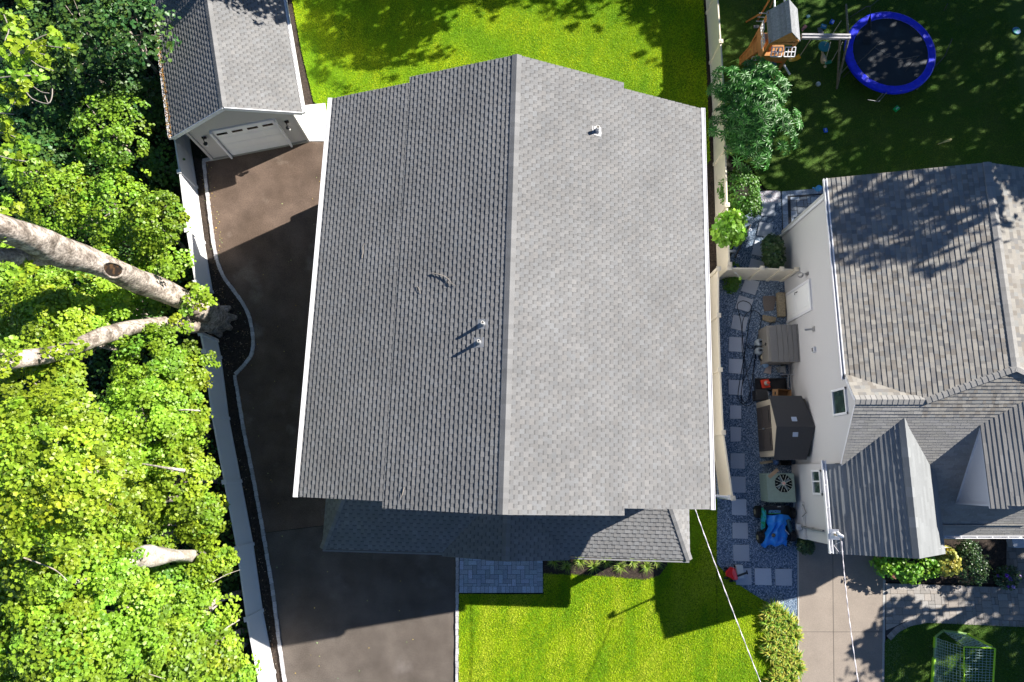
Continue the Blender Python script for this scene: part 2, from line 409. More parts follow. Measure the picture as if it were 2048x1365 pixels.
# mulch strips beside the drive, the garage and the fences
mb = MB()
mulch_edge = [(405, 322), (418, 420), (427, 500), (460, 575), (495, 625), (508, 680), (500, 720), (468, 750), (487, 860), (507, 960), (525, 1060), (545, 1180), (560, 1300), (572, 1380)]
E_ = P2(mulch_edge); mb.prism([(-14.5, 13.6), (-13.9, 10.5), (-12.9, 6.0), (-11.5, 1.0), (-10.0, -4.0), (-8.9, -9)]+E_[::-1], -0.02, 0.02)
struct(mb, 'mulch_bed', soil)
mb = MB(); mb.prism(P2([(560, -60), (583, 0), (600, 100), (627, 212), (600, 232), (575, 200)]), -0.02, 0.018); struct(mb, 'mulch_bed', soil)
mb = MB(); mb.prism([(6.0, -1.0), (8.6, -1.0), (8.6, 22), (7.8, 22), (6.0, 13)], -0.02, 0.012); struct(mb, 'mulch_bed', soil)
# driveway
rear = E_[:11]+P2([(530, 1066), (652, 1057)])+[(-6.0, -2), (-6.0, 13.3)]+P2([(662, 284), (616, 284), (432, 318)])
rear = [p for p in P2([(405, 320), (418, 420), (427, 500), (460, 575), (495, 625), (508, 680), (500, 720), (468, 750), (487, 860), (507, 960), (527, 1066)])]+[(-5.0, -1.72), (-5.0, 13.0)]+P2([(662, 284), (616, 282), (432, 318)])
mb = MB(); mb.prism(rear, -0.02, 0.03); struct(mb, 'driveway', asphalt)
front = P2([(527, 1067), (545, 1180), (560, 1300), (585, 1480), (912, 1480), (913, 1100)])+[(-2.0, -1.75), (-5.0, -1.74)]
mb = MB(); mb.prism(front, -0.02, 0.026); struct(mb, 'driveway', asphalt2)
mb = MB(); mb.prism(P2([(598, 214), (651, 208), (663, 284), (616, 284)]), -0.02, 0.06); struct(mb, 'path', padc)
# lawns
LAWN_B = P2([(560, -120), (583, -10), (603, 100), (628, 205), (690, 250)])+[(-5.5, 12.0), (7.6, 12.0), (8.4, 13), (8.55, 23)]
mb = MB(); mb.prism(LAWN_B, -0.02, 0.04); struct(mb, 'back_lawn', lawn2)
LAWN_F = P2([(918, 1188), (1087, 1189), (1087, 1146), (1120, 1147), (1200, 1150), (1290, 1158), (1318, 1150), (1333, 1125), (1335, 1100)])+[(6.0, -1.0), (7.9, -1.0)]+P2([(1432, 1130), (1434, 1500), (918, 1500)])
mb = MB(); mb.prism(LAWN_F, -0.02, 0.04); struct(mb, 'front_lawn', lawn1)
LAWN_S = P2([(1434, 1130), (1470, 1165), (1500, 1185), (1536, 1207), (1550, 1240), (1560, 1500), (1434, 1500)])
mb = MB(); mb.prism(LAWN_S, -0.02, 0.038); struct(mb, 'side_lawn', lawn1)
LAWN_N = [(8.6, 23), (8.75, 13.5)]+P2([(1500, 330), (1530, 378), (1562, 384), (1655, 376)])+[(11.2, 9.4), (24, 9.4), (24, 23)]
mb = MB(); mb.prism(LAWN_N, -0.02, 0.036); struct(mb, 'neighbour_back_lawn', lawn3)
LAWN_R = P2([(1768, 1285), (1790, 1262), (1815, 1250), (1850, 1242), (1900, 1243), (2060, 1250), (2200, 1260), (2200, 1500), (1766, 1500)])
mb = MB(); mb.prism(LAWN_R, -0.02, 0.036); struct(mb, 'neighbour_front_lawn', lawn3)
mb = MB(); mb.prism(P2([(1330, 1110), (1335, 1130), (1318, 1152), (1290, 1160), (1200, 1152), (1087, 1148), (1087, 1085), (1330, 1085)]), -0.02, 0.05)
struct(mb, 'planting_bed', soil)
mb = MB(); mb.prism(P2([(1768, 1080), (2100, 1080), (2100, 1172), (1770, 1164)]), -0.02, 0.03); struct(mb, 'planting_bed', soil)
# gravel side yard
G = P2([(1434, 1128), (1432, 1005)])+[(7.9, -0.9), (8.0, 7.7), (8.7, 7.8), (9.6, 10.4)]+P2([(1520, 385), (1562, 383), (1564, 478)])+[(11.3, 8.5), (11.3, -2.4)]+P2([(1594, 1085), (1594, 1232), (1560, 1232), (1536, 1207), (1500, 1185), (1470, 1165)])
mb = MB(); mb.prism(G, -0.02, 0.022); struct(mb, 'gravel_path', gravel)
mb = MB(); mb.prism(P2([(1512, 384), (1560, 382), (1560, 405), (1535, 410), (1514, 402)]), -0.01, 0.034); struct(mb, 'gravel_path', gravelw)
mb = MB(); mb.prism(P2([(1594, 1070), (1595, 1240), (1596, 1500), (1766, 1500), (1768, 1240), (1770, 1060)]), -0.02, 0.03); struct(mb, 'neighbour_driveway', concrete)
mb = MB()
for q in ([(1594, 1085), (1596.5, 1085), (1598, 1400), (1595.5, 1400)], [(1765, 1160), (1770, 1160), (1768, 1400), (1763, 1400)]):
    mb.prism(P2(q), 0.0, 0.036)
struct(mb, 'kerb', mat('pale_edging', (0.42, 0.41, 0.39), 0.9, grain=0.1))
mb = MB()
for q in ([(1664, 1110), (1665.2, 1110), (1668.2, 1400), (1667, 1400)], [(1596, 1263), (1767, 1263), (1767, 1264.2), (1596, 1264.2)]):
    mb.prism(P2(q), 0.0, 0.0345)
struct(mb, 'neighbour_driveway', mat('control_joint', (0.16, 0.14, 0.12), 0.95))

# paving -------------------------------------------------------------
def herring(mb, outline, o, ang, w, z0, z1, gap=0.006):
    Q = ccw(outline); cs, sn = math.cos(ang), math.sin(ang)
    xs = [p[0]-o[0] for p in Q]; ys = [p[1]-o[1] for p in Q]; R = max(map(abs, xs+ys))/w+4; R = int(R)
    for i in range(-R, R):
        for j in range(-R//2, R//2):
            bx, by = i+4*j, i
            for r in ((0, 0, 2, 1), (2, -1, 3, 1)):
                c = [((bx+r[0])*w+gap, (by+r[1])*w+gap), ((bx+r[2])*w-gap, (by+r[1])*w+gap), ((bx+r[2])*w-gap, (by+r[3])*w-gap), ((bx+r[0])*w+gap, (by+r[3])*w-gap)]
                c = [(o[0]+x*cs-y*sn, o[1]+x*sn+y*cs) for x, y in c]; P = clip_poly(c, Q)
                if len(P) >= 3:
                    k = random.uniform(.72, 1.15); mb.prism(P, z0, z1+random.uniform(0, .003), 0, (k*random.uniform(.95, 1.05), k, k*random.uniform(.97, 1.06)))
def ashlar(mb, outline, z0, z1, ang=0.0, cell=0.15, gap=0.006, tone=(.72, 1.15), warm=.05):
    Q = ccw(outline); cs, sn = math.cos(ang), math.sin(ang); o = Q[0]
    loc = [((p[0]-o[0])*cs+(p[1]-o[1])*sn, -(p[0]-o[0])*sn+(p[1]-o[1])*cs) for p in Q]
    x0, x1 = min(p[0] for p in loc), max(p[0] for p in loc); y0, y1 = min(p[1] for p in loc), max(p[1] for p in loc)
    nx, ny = int((x1-x0)/cell)+2, int((y1-y0)/cell)+2; used = set()
    for j in range(ny):
        for i in range(nx):
            if (i, j) in used: continue
            opts = [(2, 2), (3, 2), (2, 3), (1, 2), (2, 1), (3, 2), (2, 2)]; random.shuffle(opts)
            for a, b in opts+[(1, 1)]:
                if all((i+p, j+q) not in used for p in range(a) for q in range(b)): break
            for p in range(a):
                for q in range(b): used.add((i+p, j+q))
            c = [(x0+i*cell+gap, y0+j*cell+gap), (x0+(i+a)*cell-gap, y0+j*cell+gap), (x0+(i+a)*cell-gap, y0+(j+b)*cell-gap), (x0+i*cell+gap, y0+(j+b)*cell-gap)]
            c = [(o[0]+x*cs-y*sn, o[1]+x*sn+y*cs) for x, y in c]; P = clip_poly(c, Q)
            if len(P) >= 3:
                k = random.uniform(*tone); t = random.uniform(-warm, warm); mb.prism(P, z0, z1+random.uniform(0, .003), 0, (k*(1+t), k, k*(1-t)))
def border(mb, line, w, L, z0, z1, side=1):
    """row of bricks laid along a line"""
    pts = [Vector((p[0], p[1])) for p in line]; acc = 0.0
    for a, b in zip(pts, pts[1:]):
        d = (b-a); l = d.length; d.normalize(); nrm = Vector((-d.y, d.x))*side; n = max(1, round(l/L))
        for i in range(n):
            p = a+d*(l*i/n+.005); q = a+d*(l*(i+1)/n-.005); k = random.uniform(.75, 1.15)
            mb.prism(ccw([tuple(p), tuple(q), tuple(q+nrm*w), tuple(p+nrm*w)]), z0, z1+random.uniform(0, .003), 0, (k, k, k*1.02))
jointm = mat('joint_sand', (0.05, 0.05, 0.055), 0.95)
st = P2([(918, 1098), (1086, 1098), (1086, 1188), (918, 1186)], .06)
mb = MB(); sx0, sy0 = st[3]; sx1, sy1 = st[2][0], st[0][1]+.6
mb.prism([(sx0, sy0), (sx1, sy0), (sx1, sy1), (sx0, sy1)], -.01, .045, 1)
herring(mb, [(sx0+.01, sy0+.24), (sx1-.22, sy0+.24), (sx1-.22, sy1), (sx0+.01, sy1)], (sx0, sy0), 0, .165, .03, .06)
border(mb, [(sx0+.01, sy0+.0), (sx1, sy0+.0)], .23, .16, .03, .06)
border(mb, [(sx1-.005, sy0+.24), (sx1-.005, sy1)], .21, .16, .03, .06)
struct(mb, 'paver_path', [paver, jointm])
mb = MB(); pa = P2([(1563, 384), (1655, 376)])+[(11.3, 9.9), (11.3, 8.3)]+P2([(1566, 476)])
mb.prism(pa, 0, .03, 1); pi_ = P2([(1580, 396), (1668, 390)])+[(11.5, 8.3)]+P2([(1583, 470)]); pi_[2] = (11.4, 7.9)
ashlar(mb, [pi_[0], pi_[1], (11.9, 8.2), pi_[3]], .02, .045, gap=.013, tone=(.55, 1.2))
border(mb, P2([(1563, 384), (1566, 476)]), .22, .17, .02, .045, side=1)
border(mb, [P2([(1563, 384)])[0], P2([(1658, 377)])[0]], .22, .17, .02, .045, side=-1)
struct(mb, 'patio', [paver, jointm])
mb = MB(); walk = P2([(1771, 1166), (2120, 1176), (2120, 1246), (1905, 1236), (1850, 1234), (1815, 1241), (1790, 1254), (1772, 1272)])
mb.prism(walk, -.01, .030, 1)
ashlar(mb, P2([(1771, 1178), (2120, 1190), (2120, 1244), (1771, 1232)]), .02, .045, cell=.125, tone=(.75, 1.1))
for q in ([(1771, 1232), (1850, 1234.5), (1815, 1241), (1771, 1241)], [(1771, 1241), (1815, 1241), (1790, 1252), (1771, 1262)]): ashlar(mb, P2(q), .02, .045, cell=.13)
border(mb, P2([(1772, 1272), (1790, 1254), (1815, 1241), (1850, 1234), (1905, 1236), (2120, 1246)]), .2, .13, .02, .05, side=-1)
border(mb, P2([(1771, 1178), (2120, 1190)]), .2, .16, .02, .05, side=1)
ashlar(mb, P2([(2012, 1085), (2120, 1085), (2120, 1180), (2010, 1178)]), .02, .045, cell=.14, tone=(.5, .8))
struct(mb, 'paver_path', [paver2, jointm])
# kerbs of granite blocks
def kerb_line(line, w, z):
    mb = MB(); pts = [Vector(p) for p in line]
    for a, b in zip(pts, pts[1:]):
        d = b-a; l = d.length; d.normalize(); n = Vector((-d.y, d.x)); m = max(1, round(l/.22))
        for i in range(m):
            p = a+d*(l*i/m+.006); q = a+d*(l*(i+1)/m-.006); j = lambda: random.uniform(-.012, .012)
            k = random.uniform(.8, 1.15)
            mb.prism(ccw([tuple(p+n*(w/2+j())), tuple(p-n*(w/2+j())), tuple(q-n*(w/2+j())), tuple(q+n*(w/2+j()))]), 0, z+j()*.6, 0, (k, k, k*1.01))
        mb.prism(ccw([tuple(a+n*w*.4), tuple(a-n*w*.4), tuple(b-n*w*.4), tuple(b+n*w*.4)]), 0, z-.02, 0, (.5, .5, .5))
    return struct(mb, 'kerb', kerbm)
def smooth_line(L, n=5):
    L = [Vector((p[0], p[1])) for p in L]; out = []
    for i in range(len(L)-1):
        p0, p1, p2, p3 = L[max(i-1, 0)], L[i], L[i+1], L[min(i+2, len(L)-1)]
        for k in range(n):
            t = k/n; out.append(0.5*((2*p1)+(p2-p0)*t+(2*p0-5*p1+4*p2-p3)*t*t+(3*p1-p0-3*p2+p3)*t**3))
    out.append(L[-1]); return [(p.x, p.y) for p in out]
kerb_line(smooth_line(P2([(407, 322), (418, 420), (429, 500), (445, 550), (475, 592), (497, 630), (506, 680), (500, 715), (470, 749)], .08), 3), .13, .09)
kerb_line(P2([(469, 750), (487, 860), (507, 960), (525, 1060), (545, 1180), (560, 1300), (580, 1440)], .08), .12, .09)
kerb_line(P2([(405, 322), (430, 315)], .08), .15, .09)
kerb_line(P2([(914.5, 1098), (913.5, 1440)], .07), .11, .08)

# ============================================================ THE HOUSE
HR = rad(-1.7)
house = thing('house', 'large house with a plain grey shingle gable roof between the two fences', 'house', (-0.05, 5.70, 0), HR)
def hl(x, y, z=0):   # house-local to world
    c, s = math.cos(HR), math.sin(HR); return Vector((-0.05+x*c-y*s, 5.70+x*s+y*c, z))
HE, HRD, HW = 5.75, 8.2, 6.25
SLP = (HRD-HE)/HW
siding = mat('white_siding', (0.80, 0.80, 0.81), 0.6, grain=0.03)
def side_wall(mb, pts, mi=0): mb.poly(pts, mi)
def gable_box(mb, x0, x1, y0, y1, ze, zr, mi=0, bands=0.11):
    """walls with lapped siding under a gable running along y (local coordinates)"""
    xm = (x0+x1)/2
    for xx, s in ((x0, -1), (x1, 1)):
        z = 0
        while z < ze:
            z2 = min(z+bands, ze); a = [(xx+s*.012, y0, z), (xx+s*.012, y1, z), (xx, y1, z2), (xx, y0, z2)]
            mb.poly(a if s > 0 else a[::-1], mi)
            mb.poly([(xx+s*.012, y0, z), (xx, y0, z), (xx, y1, z), (xx+s*.012, y1, z)][::s], mi); z = z2
    for yy, s in ((y0, -1), (y1, 1)):
        z = 0
        while z < zr-.01:
            z2 = min(z+bands, zr)
            def half(zz): return (x1-x0)/2 if zz <= ze else (x1-x0)/2*(zr-zz)/(zr-ze)
            h1, h2 = half(z), half(z2); a = [(xm-h1, yy+s*.012, z), (xm+h1, yy+s*.012, z), (xm+h2, yy, z2), (xm-h2, yy, z2)]
            mb.poly(a[::-1] if s > 0 else a, mi)
            mb.poly([(xm-h1, yy+s*.012, z), (xm+h1, yy+s*.012, z), (xm+h1, yy, z), (xm-h1, yy, z)], mi); z = z2
mb = MB(); gable_box(mb, -5.85, 5.85, -6.15, 6.15, HE-.12, HRD-.22)
mb.build('wall', siding, house, world=False)
def gable_roof(parent, he, hr, hw, parts, mats_, style='dim', e=.14, capw=.15, thick=.14):
    """parts: list of (y0,y1,d0,d1): y-range for the band d0..d1 measured from the ridge (horizontal)"""
    mb = MB(); sl = (hr-he)/hw; L = math.hypot(1, sl); ys = [p for q in parts for p in q[:2]]
    for sgn in (-1, 1):
        for (y0, y1, d0, d1) in parts:
            z0, z1 = hr-d0*sl, hr-d1*sl
            pts = [(sgn*d0, y0, z0), (sgn*d1, y0, z1), (sgn*d1, y1, z1), (sgn*d0, y1, z0)]
            if sgn < 0: pts = pts[::-1]
            mb.slab([(p[0], p[1], p[2]-.004) for p in pts], thick, 1, 1)
            Vd = Vector((sgn, 0, -sl)).normalized(); O = Vector((0, 0, hr))
            shingles(mb, O+Vector((0, 0, 0)), (0, 1, 0), Vd, [(y0-.015, d0*L), (y1+.015, d0*L), (y1+.015, d1*L+.02), (y0-.015, d1*L+.02)], style, e, 0)
    r = mb.build('roof', mats_, parent, world=False)
    c = MB(); ridge_caps(c, (0, min(ys)-.01, hr+.01), (0, max(ys)+.01, hr+.01), capw, sl, sl, (1, 0, 0)); c.build('ridge_cap', mats_[0], r, world=False)
    return r
# align the courses: one continuous pattern for the inner and outer bands
YI = 3.45
roof = gable_roof(house, HE, HRD, HW, [(-6.80, 6.80, 0, YI), (-6.60, 6.60, YI, HW)], [shingle, white2])
def gutter(parent, x, y0, y1, z, sgn, m=white2, w=.125, name='gutter'):
    mb = MB()
    mb.box((x+sgn*.012, (y0+y1)/2, z-.06), (.02, y1-y0, .13)); mb.box((x+sgn*w, (y0+y1)/2, z-.055), (.02, y1-y0, .12))
    mb.box((x+sgn*w*.5, (y0+y1)/2, z-.115), (w, y1-y0, .012)); mb.box((x+sgn*w*.5, (y0+y1)/2, z-.003), (w*.5, y1-y0, .008))
    for yy in (y0, y1): mb.box((x+sgn*w*.5, yy, z-.06), (w+.02, .012, .12))
    return mb.build(name, m, parent, world=False)
gutter(house, -HW-.02, -6.62, 6.62, HE+.02, -1); gutter(house, HW+.02, -6.62, 6.62, HE+.02, 1)
for sx in (-1, 1):
    mb = MB(); mb.tube([(sx*5.93, -6.0, HE-.15), (sx*5.93, -6.0, .1)], .04, 8); mb.build('downspout', white2, house, world=False)
for x in (-3.5, -1.2, 1.2, 3.5):
    mb = MB(); mb.box((x, 6.19, 4.2), (1.0, .06, 1.4)); f = mb.build('window', white2, house, world=False)
    mb = MB(); mb.box((x, 6.225, 4.2), (.84, .02, 1.22)); mb.build('pane', glass, f, world=False)
for y in (-3.5, 0, 3.5):
    for sx in (-1, 1):
        mb = MB(); mb.box((sx*5.89, y, 4.2), (.06, .9, 1.3)); f = mb.build('window', white2, house, world=False)
        mb = MB(); mb.box((sx*5.925, y, 4.2), (.02, .76, 1.14)); mb.build('pane', glass, f, world=False)
mb = MB(); mb.box((-6.09, 5.55, 1.1), (.46, 1.1, 2.2)); mb.build('shadow_step_box', siding, house, world=False)  # unseen plain box added under the eave to step the house's cast shadow
# front porch roof: hipped, with a shallow cross gable in the middle
PZ = 2.9; PS = .36; W3 = lambda x, y, z: hl(x, y, z)
pw = thing('porch', 'long grey shingled porch roof lying in shade under the front of the big house', 'porch', tuple(hl(0, -8.4, 0)), HR)
def pl(x, y, z): return (x, y+8.4, z)    # house-local to porch-local
EY = -8.47; WY = -6.13; XL, XR = -6.55, 5.93
inv = Matrix.Rotation(-HR, 4, 'Z')
a = inv @ (W(645, 1098, PZ)-Vector((-.05, 5.7, 0))); b = inv @ (W(1379, 1121, PZ)-Vector((-.05, 5.7, 0)))
XL, XR, EY = a.x, b.x, (a.y+b.y)/2
zt = PZ+PS*(WY-EY)
mb = MB(); Lp = math.hypot(1, PS); D = (WY-EY); HX = .95
main = [(XL, EY), (XR, EY), (XR-HX, WY), (XL+HX, WY)]
mb.slab([pl(XL, EY, PZ-.004), pl(XR, EY, PZ-.004), pl(XR-HX, WY, zt-.004), pl(XL+HX, WY, zt-.004)], .13, 1, 1)
shingles(mb, pl(0, WY, zt), (1, 0, 0), (0, -1, -PS), [(XL, D*Lp), (XR, D*Lp), (XR-HX, 0), (XL+HX, 0)], 'dim', .14, 0)
for s, xe in ((1, XR), (-1, XL)):
    hs = (zt-PZ)/HX; Lh = math.hypot(1, hs); xi = xe-s*HX
    pts = [pl(xe, EY, PZ-.004), pl(xe, WY+.3, PZ-.004), pl(xi, WY+.3, zt-.004), pl(xi, WY, zt-.004)]
    mb.slab(pts if s > 0 else pts[::-1], .13, 1, 1)
    shingles(mb, pl(xi, WY, zt), (0, 1, 0), (s, 0, -hs), [(0, 0), (.3, 0), (.3, HX*Lh), (-D, HX*Lh)], 'dim', .14, 0)
# cross gable
gx = (inv @ (W(1012, 1100, PZ)-Vector((-.05, 5.7, 0)))).x; gw = 2.15; gs = .40; gz = PZ+gw*gs
yb = EY+gw*gs/PS
for s in (-1, 1):
    pts = [pl(gx, EY-.1, gz), pl(gx+s*gw, EY-.1, PZ), pl(gx+s*gw, EY, PZ), pl(gx, yb, gz)]
    mb.slab(pts if s > 0 else pts[::-1], .1, 1, 1); Lg = math.hypot(1, gs)
    shingles(mb, pl(gx, EY, gz+.005), (0, 1, 0), (s, 0, -gs), [(-.12, 0), (yb-EY, 0), (0, gw*Lg), (-.12, gw*Lg)], 'dim', .14, 0)
pr = mb.build('roof', [shingle, white2], pw, world=False)
for A_ in (0,):
  c = MB(); ridge_caps(c, pl(gx, EY-.1, gz+.02), pl(gx, yb, gz+.02), .13, gs, gs, (1, 0, 0)); c.build('ridge_cap', shingle, pr, world=False)
  c = MB(); ridge_caps(c, pl(XR, EY, PZ+.02), pl(XR-HX, WY, zt+.02), .12, .1, .6, Vector((D, HX, 0)).normalized()); c.build('ridge_cap', shingle, pr, world=False)
  c = MB(); ridge_caps(c, pl(XL, EY, PZ+.02), pl(XL+HX, WY, zt+.02), .12, .6, .1, Vector((D, -HX, 0)).normalized()); c.build('ridge_cap', shingle, pr, world=False)
mb = MB(); mb.box(pl((XL+gx-gw)/2, EY-.06, PZ-.07), ((gx-gw-XL), .05, .06)); mb.build('gutter', mat('grey_drip_edge', (.22, .22, .23), .5), pw, world=False); mb = MB(); mb.box(pl((XR+gx+gw)/2, EY-.06, PZ-.06), ((XR-gx-gw), .05, .06)); mb.build('gutter', mat('grey_drip_edge', (.22, .22, .23), .5), pw, world=False)
for x in (XL+.5, gx-1.4, gx+1.4, XR-.5):
    mb = MB(); mb.box(pl(x, EY+.45, (PZ-.1)/2), (.2, .2, PZ-.1)); mb.box(pl(x, EY+.45, .15), (.28, .28, .3)); mb.build('porch_post', white2, pw, world=False)
# vent pipes on the big roof
pvc = mat('pale_pvc', (0.70, 0.68, 0.64), 0.5); lead = mat('lead_flashing', (0.30, 0.31, 0.33), 0.5)
def roof_z(x_local): return HRD-abs(x_local)*SLP
def vent(u, v, h, r, label):
    for k in range(6):   # find the point of the slope behind the pixel
        z = 7.5 if k == 0 else roof_z(lx)+h
        p = W(u, v, z); q = inv @ (p-Vector((-.05, 5.7, 0))); lx = q.x
    zb = roof_z(lx); t = thing('vent_pipe', label, 'vent pipe', (p.x, p.y, zb), HR)
    sl = SLP if lx < 0 else -SLP
    m2 = MB(); m2.lathe((0, 0, 0), [(r, -.05), (r, h), (r*.72, h), (r*.72, h-.08)], 14); m2.build('pipe', pvc, t, world=False)
    m2 = MB(); S = .15
    pts = [(x, y, x*sl+.022) for x, y in ((-S, -S), (S, -S), (S, S), (-S, S))]; m2.slab(pts, .015); m2.lathe((0, 0, 0), [(r+.035, 0), (r+.02, .07), (r+.004, .12)], 14)
    m2.build('flashing', lead, t, world=False); return t
vent(965, 645, .25, .048, 'short vent pipe on the left roof slope, upper one of the pair near the ridge')
vent(957, 682, .25, .045, 'short vent pipe on the left roof slope, lower one of the pair near the ridge')
vent(1196, 254, .30, .06, 'single vent pipe alone high on the bright right roof slope')
# sticks fallen on the left slope
def on_roof(u, v, dz=.03):
    lx = 0
    for k in range(6):
        z = 7.2 if k == 0 else roof_z(lx)+dz
        p = W(u, v, z); lx = (inv @ (p-Vector((-.05, 5.7, 0)))).x
    p.z = roof_z(lx)+dz; return p
def stick(paths, r, label, name='fallen_branch'):
    m2 = MB()
    for path, rr in paths:
        pts = [on_roof(u, v, r*.7+.03) for u, v in path]
        for i in range(1, len(pts)-1): pts[i].z += .015
        m2.tube(pts, [rr*(1-.55*i/(len(pts)-1)) for i in range(len(pts))], 6, jit=.25)
    return single(m2, name, twigm, label, 'branch', group='branches fallen on the roof', loc=tuple(on_roof(*paths[0][0][0])))
stick([([(863, 547), (876, 549), (888, 553), (896, 558), (904, 568), (911, 572)], .015), ([(893, 556), (900, 551), (909, 551)], .008), ([(897, 559), (896, 566), (902, 571)], .008)], .02, 'forked bare branch lying in the middle of the left roof slope')
stick([([(724, 517), (727, 503), (726, 493), (730, 487)], .010)], .008, 'thin curved twig lying on the left roof slope near the left eave')
stick([([(834, 573), (838, 578), (842, 588)], .010)], .008, 'tiny twig on the left roof slope just below the forked branch')
stick([([(808, 975), (806, 985), (804, 992), (800, 999)], .010)], .008, 'thin twig lying near the front edge of the left roof slope')

# ============================================================ THE GARAGE
GR = rad(12.0); GO = (-10.62, 13.19)
gar = thing('garage', 'detached grey garage with a white door at the head of the asphalt driveway', 'garage', (GO[0], GO[1], 0), GR)
gsid = mat('grey_siding', (0.50, 0.48, 0.46), 0.7, grain=0.05)
GE, GRZ, GWD = 2.7, 4.0, 2.53
mb = MB(); gable_box(mb, -2.02, 2.02, .29, 7.0, GE-.02, GRZ-.25); mb.build('wall', gsid, gar, world=False)
gable_roof(gar, GE, GRZ, GWD, [(0, 7.3, 0, GWD)], [shingle, white2], capw=.14, thick=.1)
mb = MB(); gs_ = (GRZ-GE)/GWD
for s in (-1, 1):
    mb.bar((0, -.03, GRZ-.08), (s*(GWD), -.03, GE-.08), .03, .17)
mb.build('rake_board', white2, gar, world=False)
mb = MB()
for s in (-1, 1): mb.poly([(0, -.02, GRZ-.115), (s*GWD, -.02, GE-.115), (s*GWD, .3, GE-.115), (0, .3, GRZ-.115)])
mb.build('soffit', white2, gar, world=False)
gutter(gar, GWD, -.02, 7.3, GE+.0, 1); gutter(gar, -GWD, -.02, 7.3, GE+.0, -1)
mb = MB(); mb.box((2.05, .27, 1.3), (.1, .1, 2.6)); mb.build('corner_trim', gsid, gar, world=False); mb = MB(); mb.box((-2.05, .27, 1.3), (.1, .1, 2.6)); mb.build('corner_trim', gsid, gar, world=False)
mb = MB(); mb.box((2.04, 3.7, 1.30), (.02, 6.7, 2.58)); mb.build('side_panel', siding, gar, world=False)
dx = .03
door = MB()
for k in range(4):
    z0 = .06+k*.51
    door.box((dx, .262, z0+.25), (2.44, .05, .49))
    for q in range(4):
        door.box((dx-.915+q*.61, .234, z0+.25), (.50, .012, .36))
gd = door.build('garage_door', mat('white_door', (0.90, 0.90, 0.88), 0.45), gar, world=False, bevel=.006)
for q in range(4):
    m2 = MB(); m2.box((dx-.915+q*.61, .224, 1.90), (.42, .012, .13)); m2.build('door_window', mat('dark_pane', (.01, .01, .012), .1), gd, world=False)
m2 = MB(); m2.box((dx-1.28, .21, 1.07), (.07, .16, 2.2)); m2.box((dx+1.28, .21, 1.07), (.07, .16, 2.2)); m2.box((dx, .265, 2.15), (2.50, .08, .07)); m2.build('door_frame', white2, gar, world=False)
m2 = MB(); m2.box((0, .26, .06), (4.06, .1, .13)); m2.build('foundation', mat('foundation', (.33, .32, .28), .9, grain=.1), gar, world=False)
for s in (-1, 1):
    m2 = MB(); m2.box((dx+s*1.66, .25, 1.82), (.16, .06, .12)); m2.tube([(dx+s*1.66, .24, 1.84), (dx+s*1.66, .1, 1.9), (dx+s*1.66, .02, 1.82)], .02, 8); m2.lathe((dx+s*1.66, .02, 1.66), [(.03, .18), (.085, .12), (.09, .10)], 14)
    lp = m2.build('wall_lamp', black, gar, world=False)
    m2 = MB(); m2.lathe((dx+s*1.66, .02, 1.60), [(.055, 0), (.06, .1), (.05, .16)], 12); m2.build('lamp_glass', mat('lamp_glass', (.7, .7, .68), .2), lp, world=False)
# leaf litter in the left gutter of the garage
C = np.array([(-GWD-.04+random.uniform(-.05, .09), y, GE+.03+random.uniform(0, .03)) for y in np.arange(0, 7.2, .03)]); 
Mg = PM[gar.name].inverted(); C = np.array([tuple(Mg @ Vector(c)) for c in C])
lf = leaves_obj('leaf_litter', [sprays(C, np.tile([0, 0, 1.0], (len(C), 1)), 5, .05, .05, KITE, flat=.3, tilt=.5, huevar=.3, warm=.2, droop=0)], leaf_mat('dry_leaf', (0.30, 0.16, 0.03), .1, .7))
tag(lf, 'line of dry orange leaves caught along the left eave of the garage', 'leaf litter', kind='stuff')

# ============================================================ FENCES
def fence(name, label, pts, h, m, group=None, caps=None, rail=True, post_w=.127):
    pts = [Vector((p[0], p[1])) for p in pts]
    t = thing(name, label, 'fence', (pts[0].x, pts[0].y, 0), 0, group)
    for i, p in enumerate(pts):
        if caps is not None and not caps[i]: continue
        d = (pts[min(i+1, len(pts)-1)]-pts[max(i-1, 0)]); rz = math.atan2(d.y, d.x)
        mb = MB(); mb.box((p.x, p.y, (h+.06)/2), (post_w, post_w, h+.06), rz); o = mb.build('fence_post', m, t)
        mb = MB(); mb.box((p.x, p.y, h+.08), (post_w+.045, post_w+.045, .035), rz); mb.box((p.x, p.y, h+.105), (post_w*.6, post_w*.6, .02), rz); mb.build('post_cap', m, o)
    for a, b in zip(pts, pts[1:]):
        d = (b-a); L = d.length; d.normalize(); n = Vector((-d.y, d.x)); rz = math.atan2(d.y, d.x); c = (a+b)/2
        mb = MB(); k = max(1, int(L/.15)); w = L/k
        for j in range(k):
            q = a+d*(w*(j+.5)); off = .004 if j % 2 else 0
            mb.box((q.x, q.y, h/2+.03), (w+(.002 if j % 2 else 0), .028+off, h-.12), rz)
        mb.box((c.x, c.y, h-.01), (L-.1, .055, .09), rz); mb.box((c.x, c.y, .10), (L-.1, .055, .14), rz)
        mb.build('fence_panel', m, t)
    return t
LF = [W(u, v, 1.5) for u, v in ((344, 240), (360, 345), (375, 462), (392, 566))]
fence('vinyl_fence', 'white vinyl privacy fence running from the garage down to the forked tree', LF, 1.5, white)
LF2 = [W(u, v, 1.5) for u, v in ((402, 668), (409, 703), (425, 832), (450, 964), (475, 1097), (494.5, 1238))]+[Vector((-8.75, -7.2, 0)), Vector((-8.15, -9.6, 0))]
fence('vinyl_fence', 'white vinyl privacy fence from the forked tree down along the driveway to the bottom edge', LF2, 1.5, white)
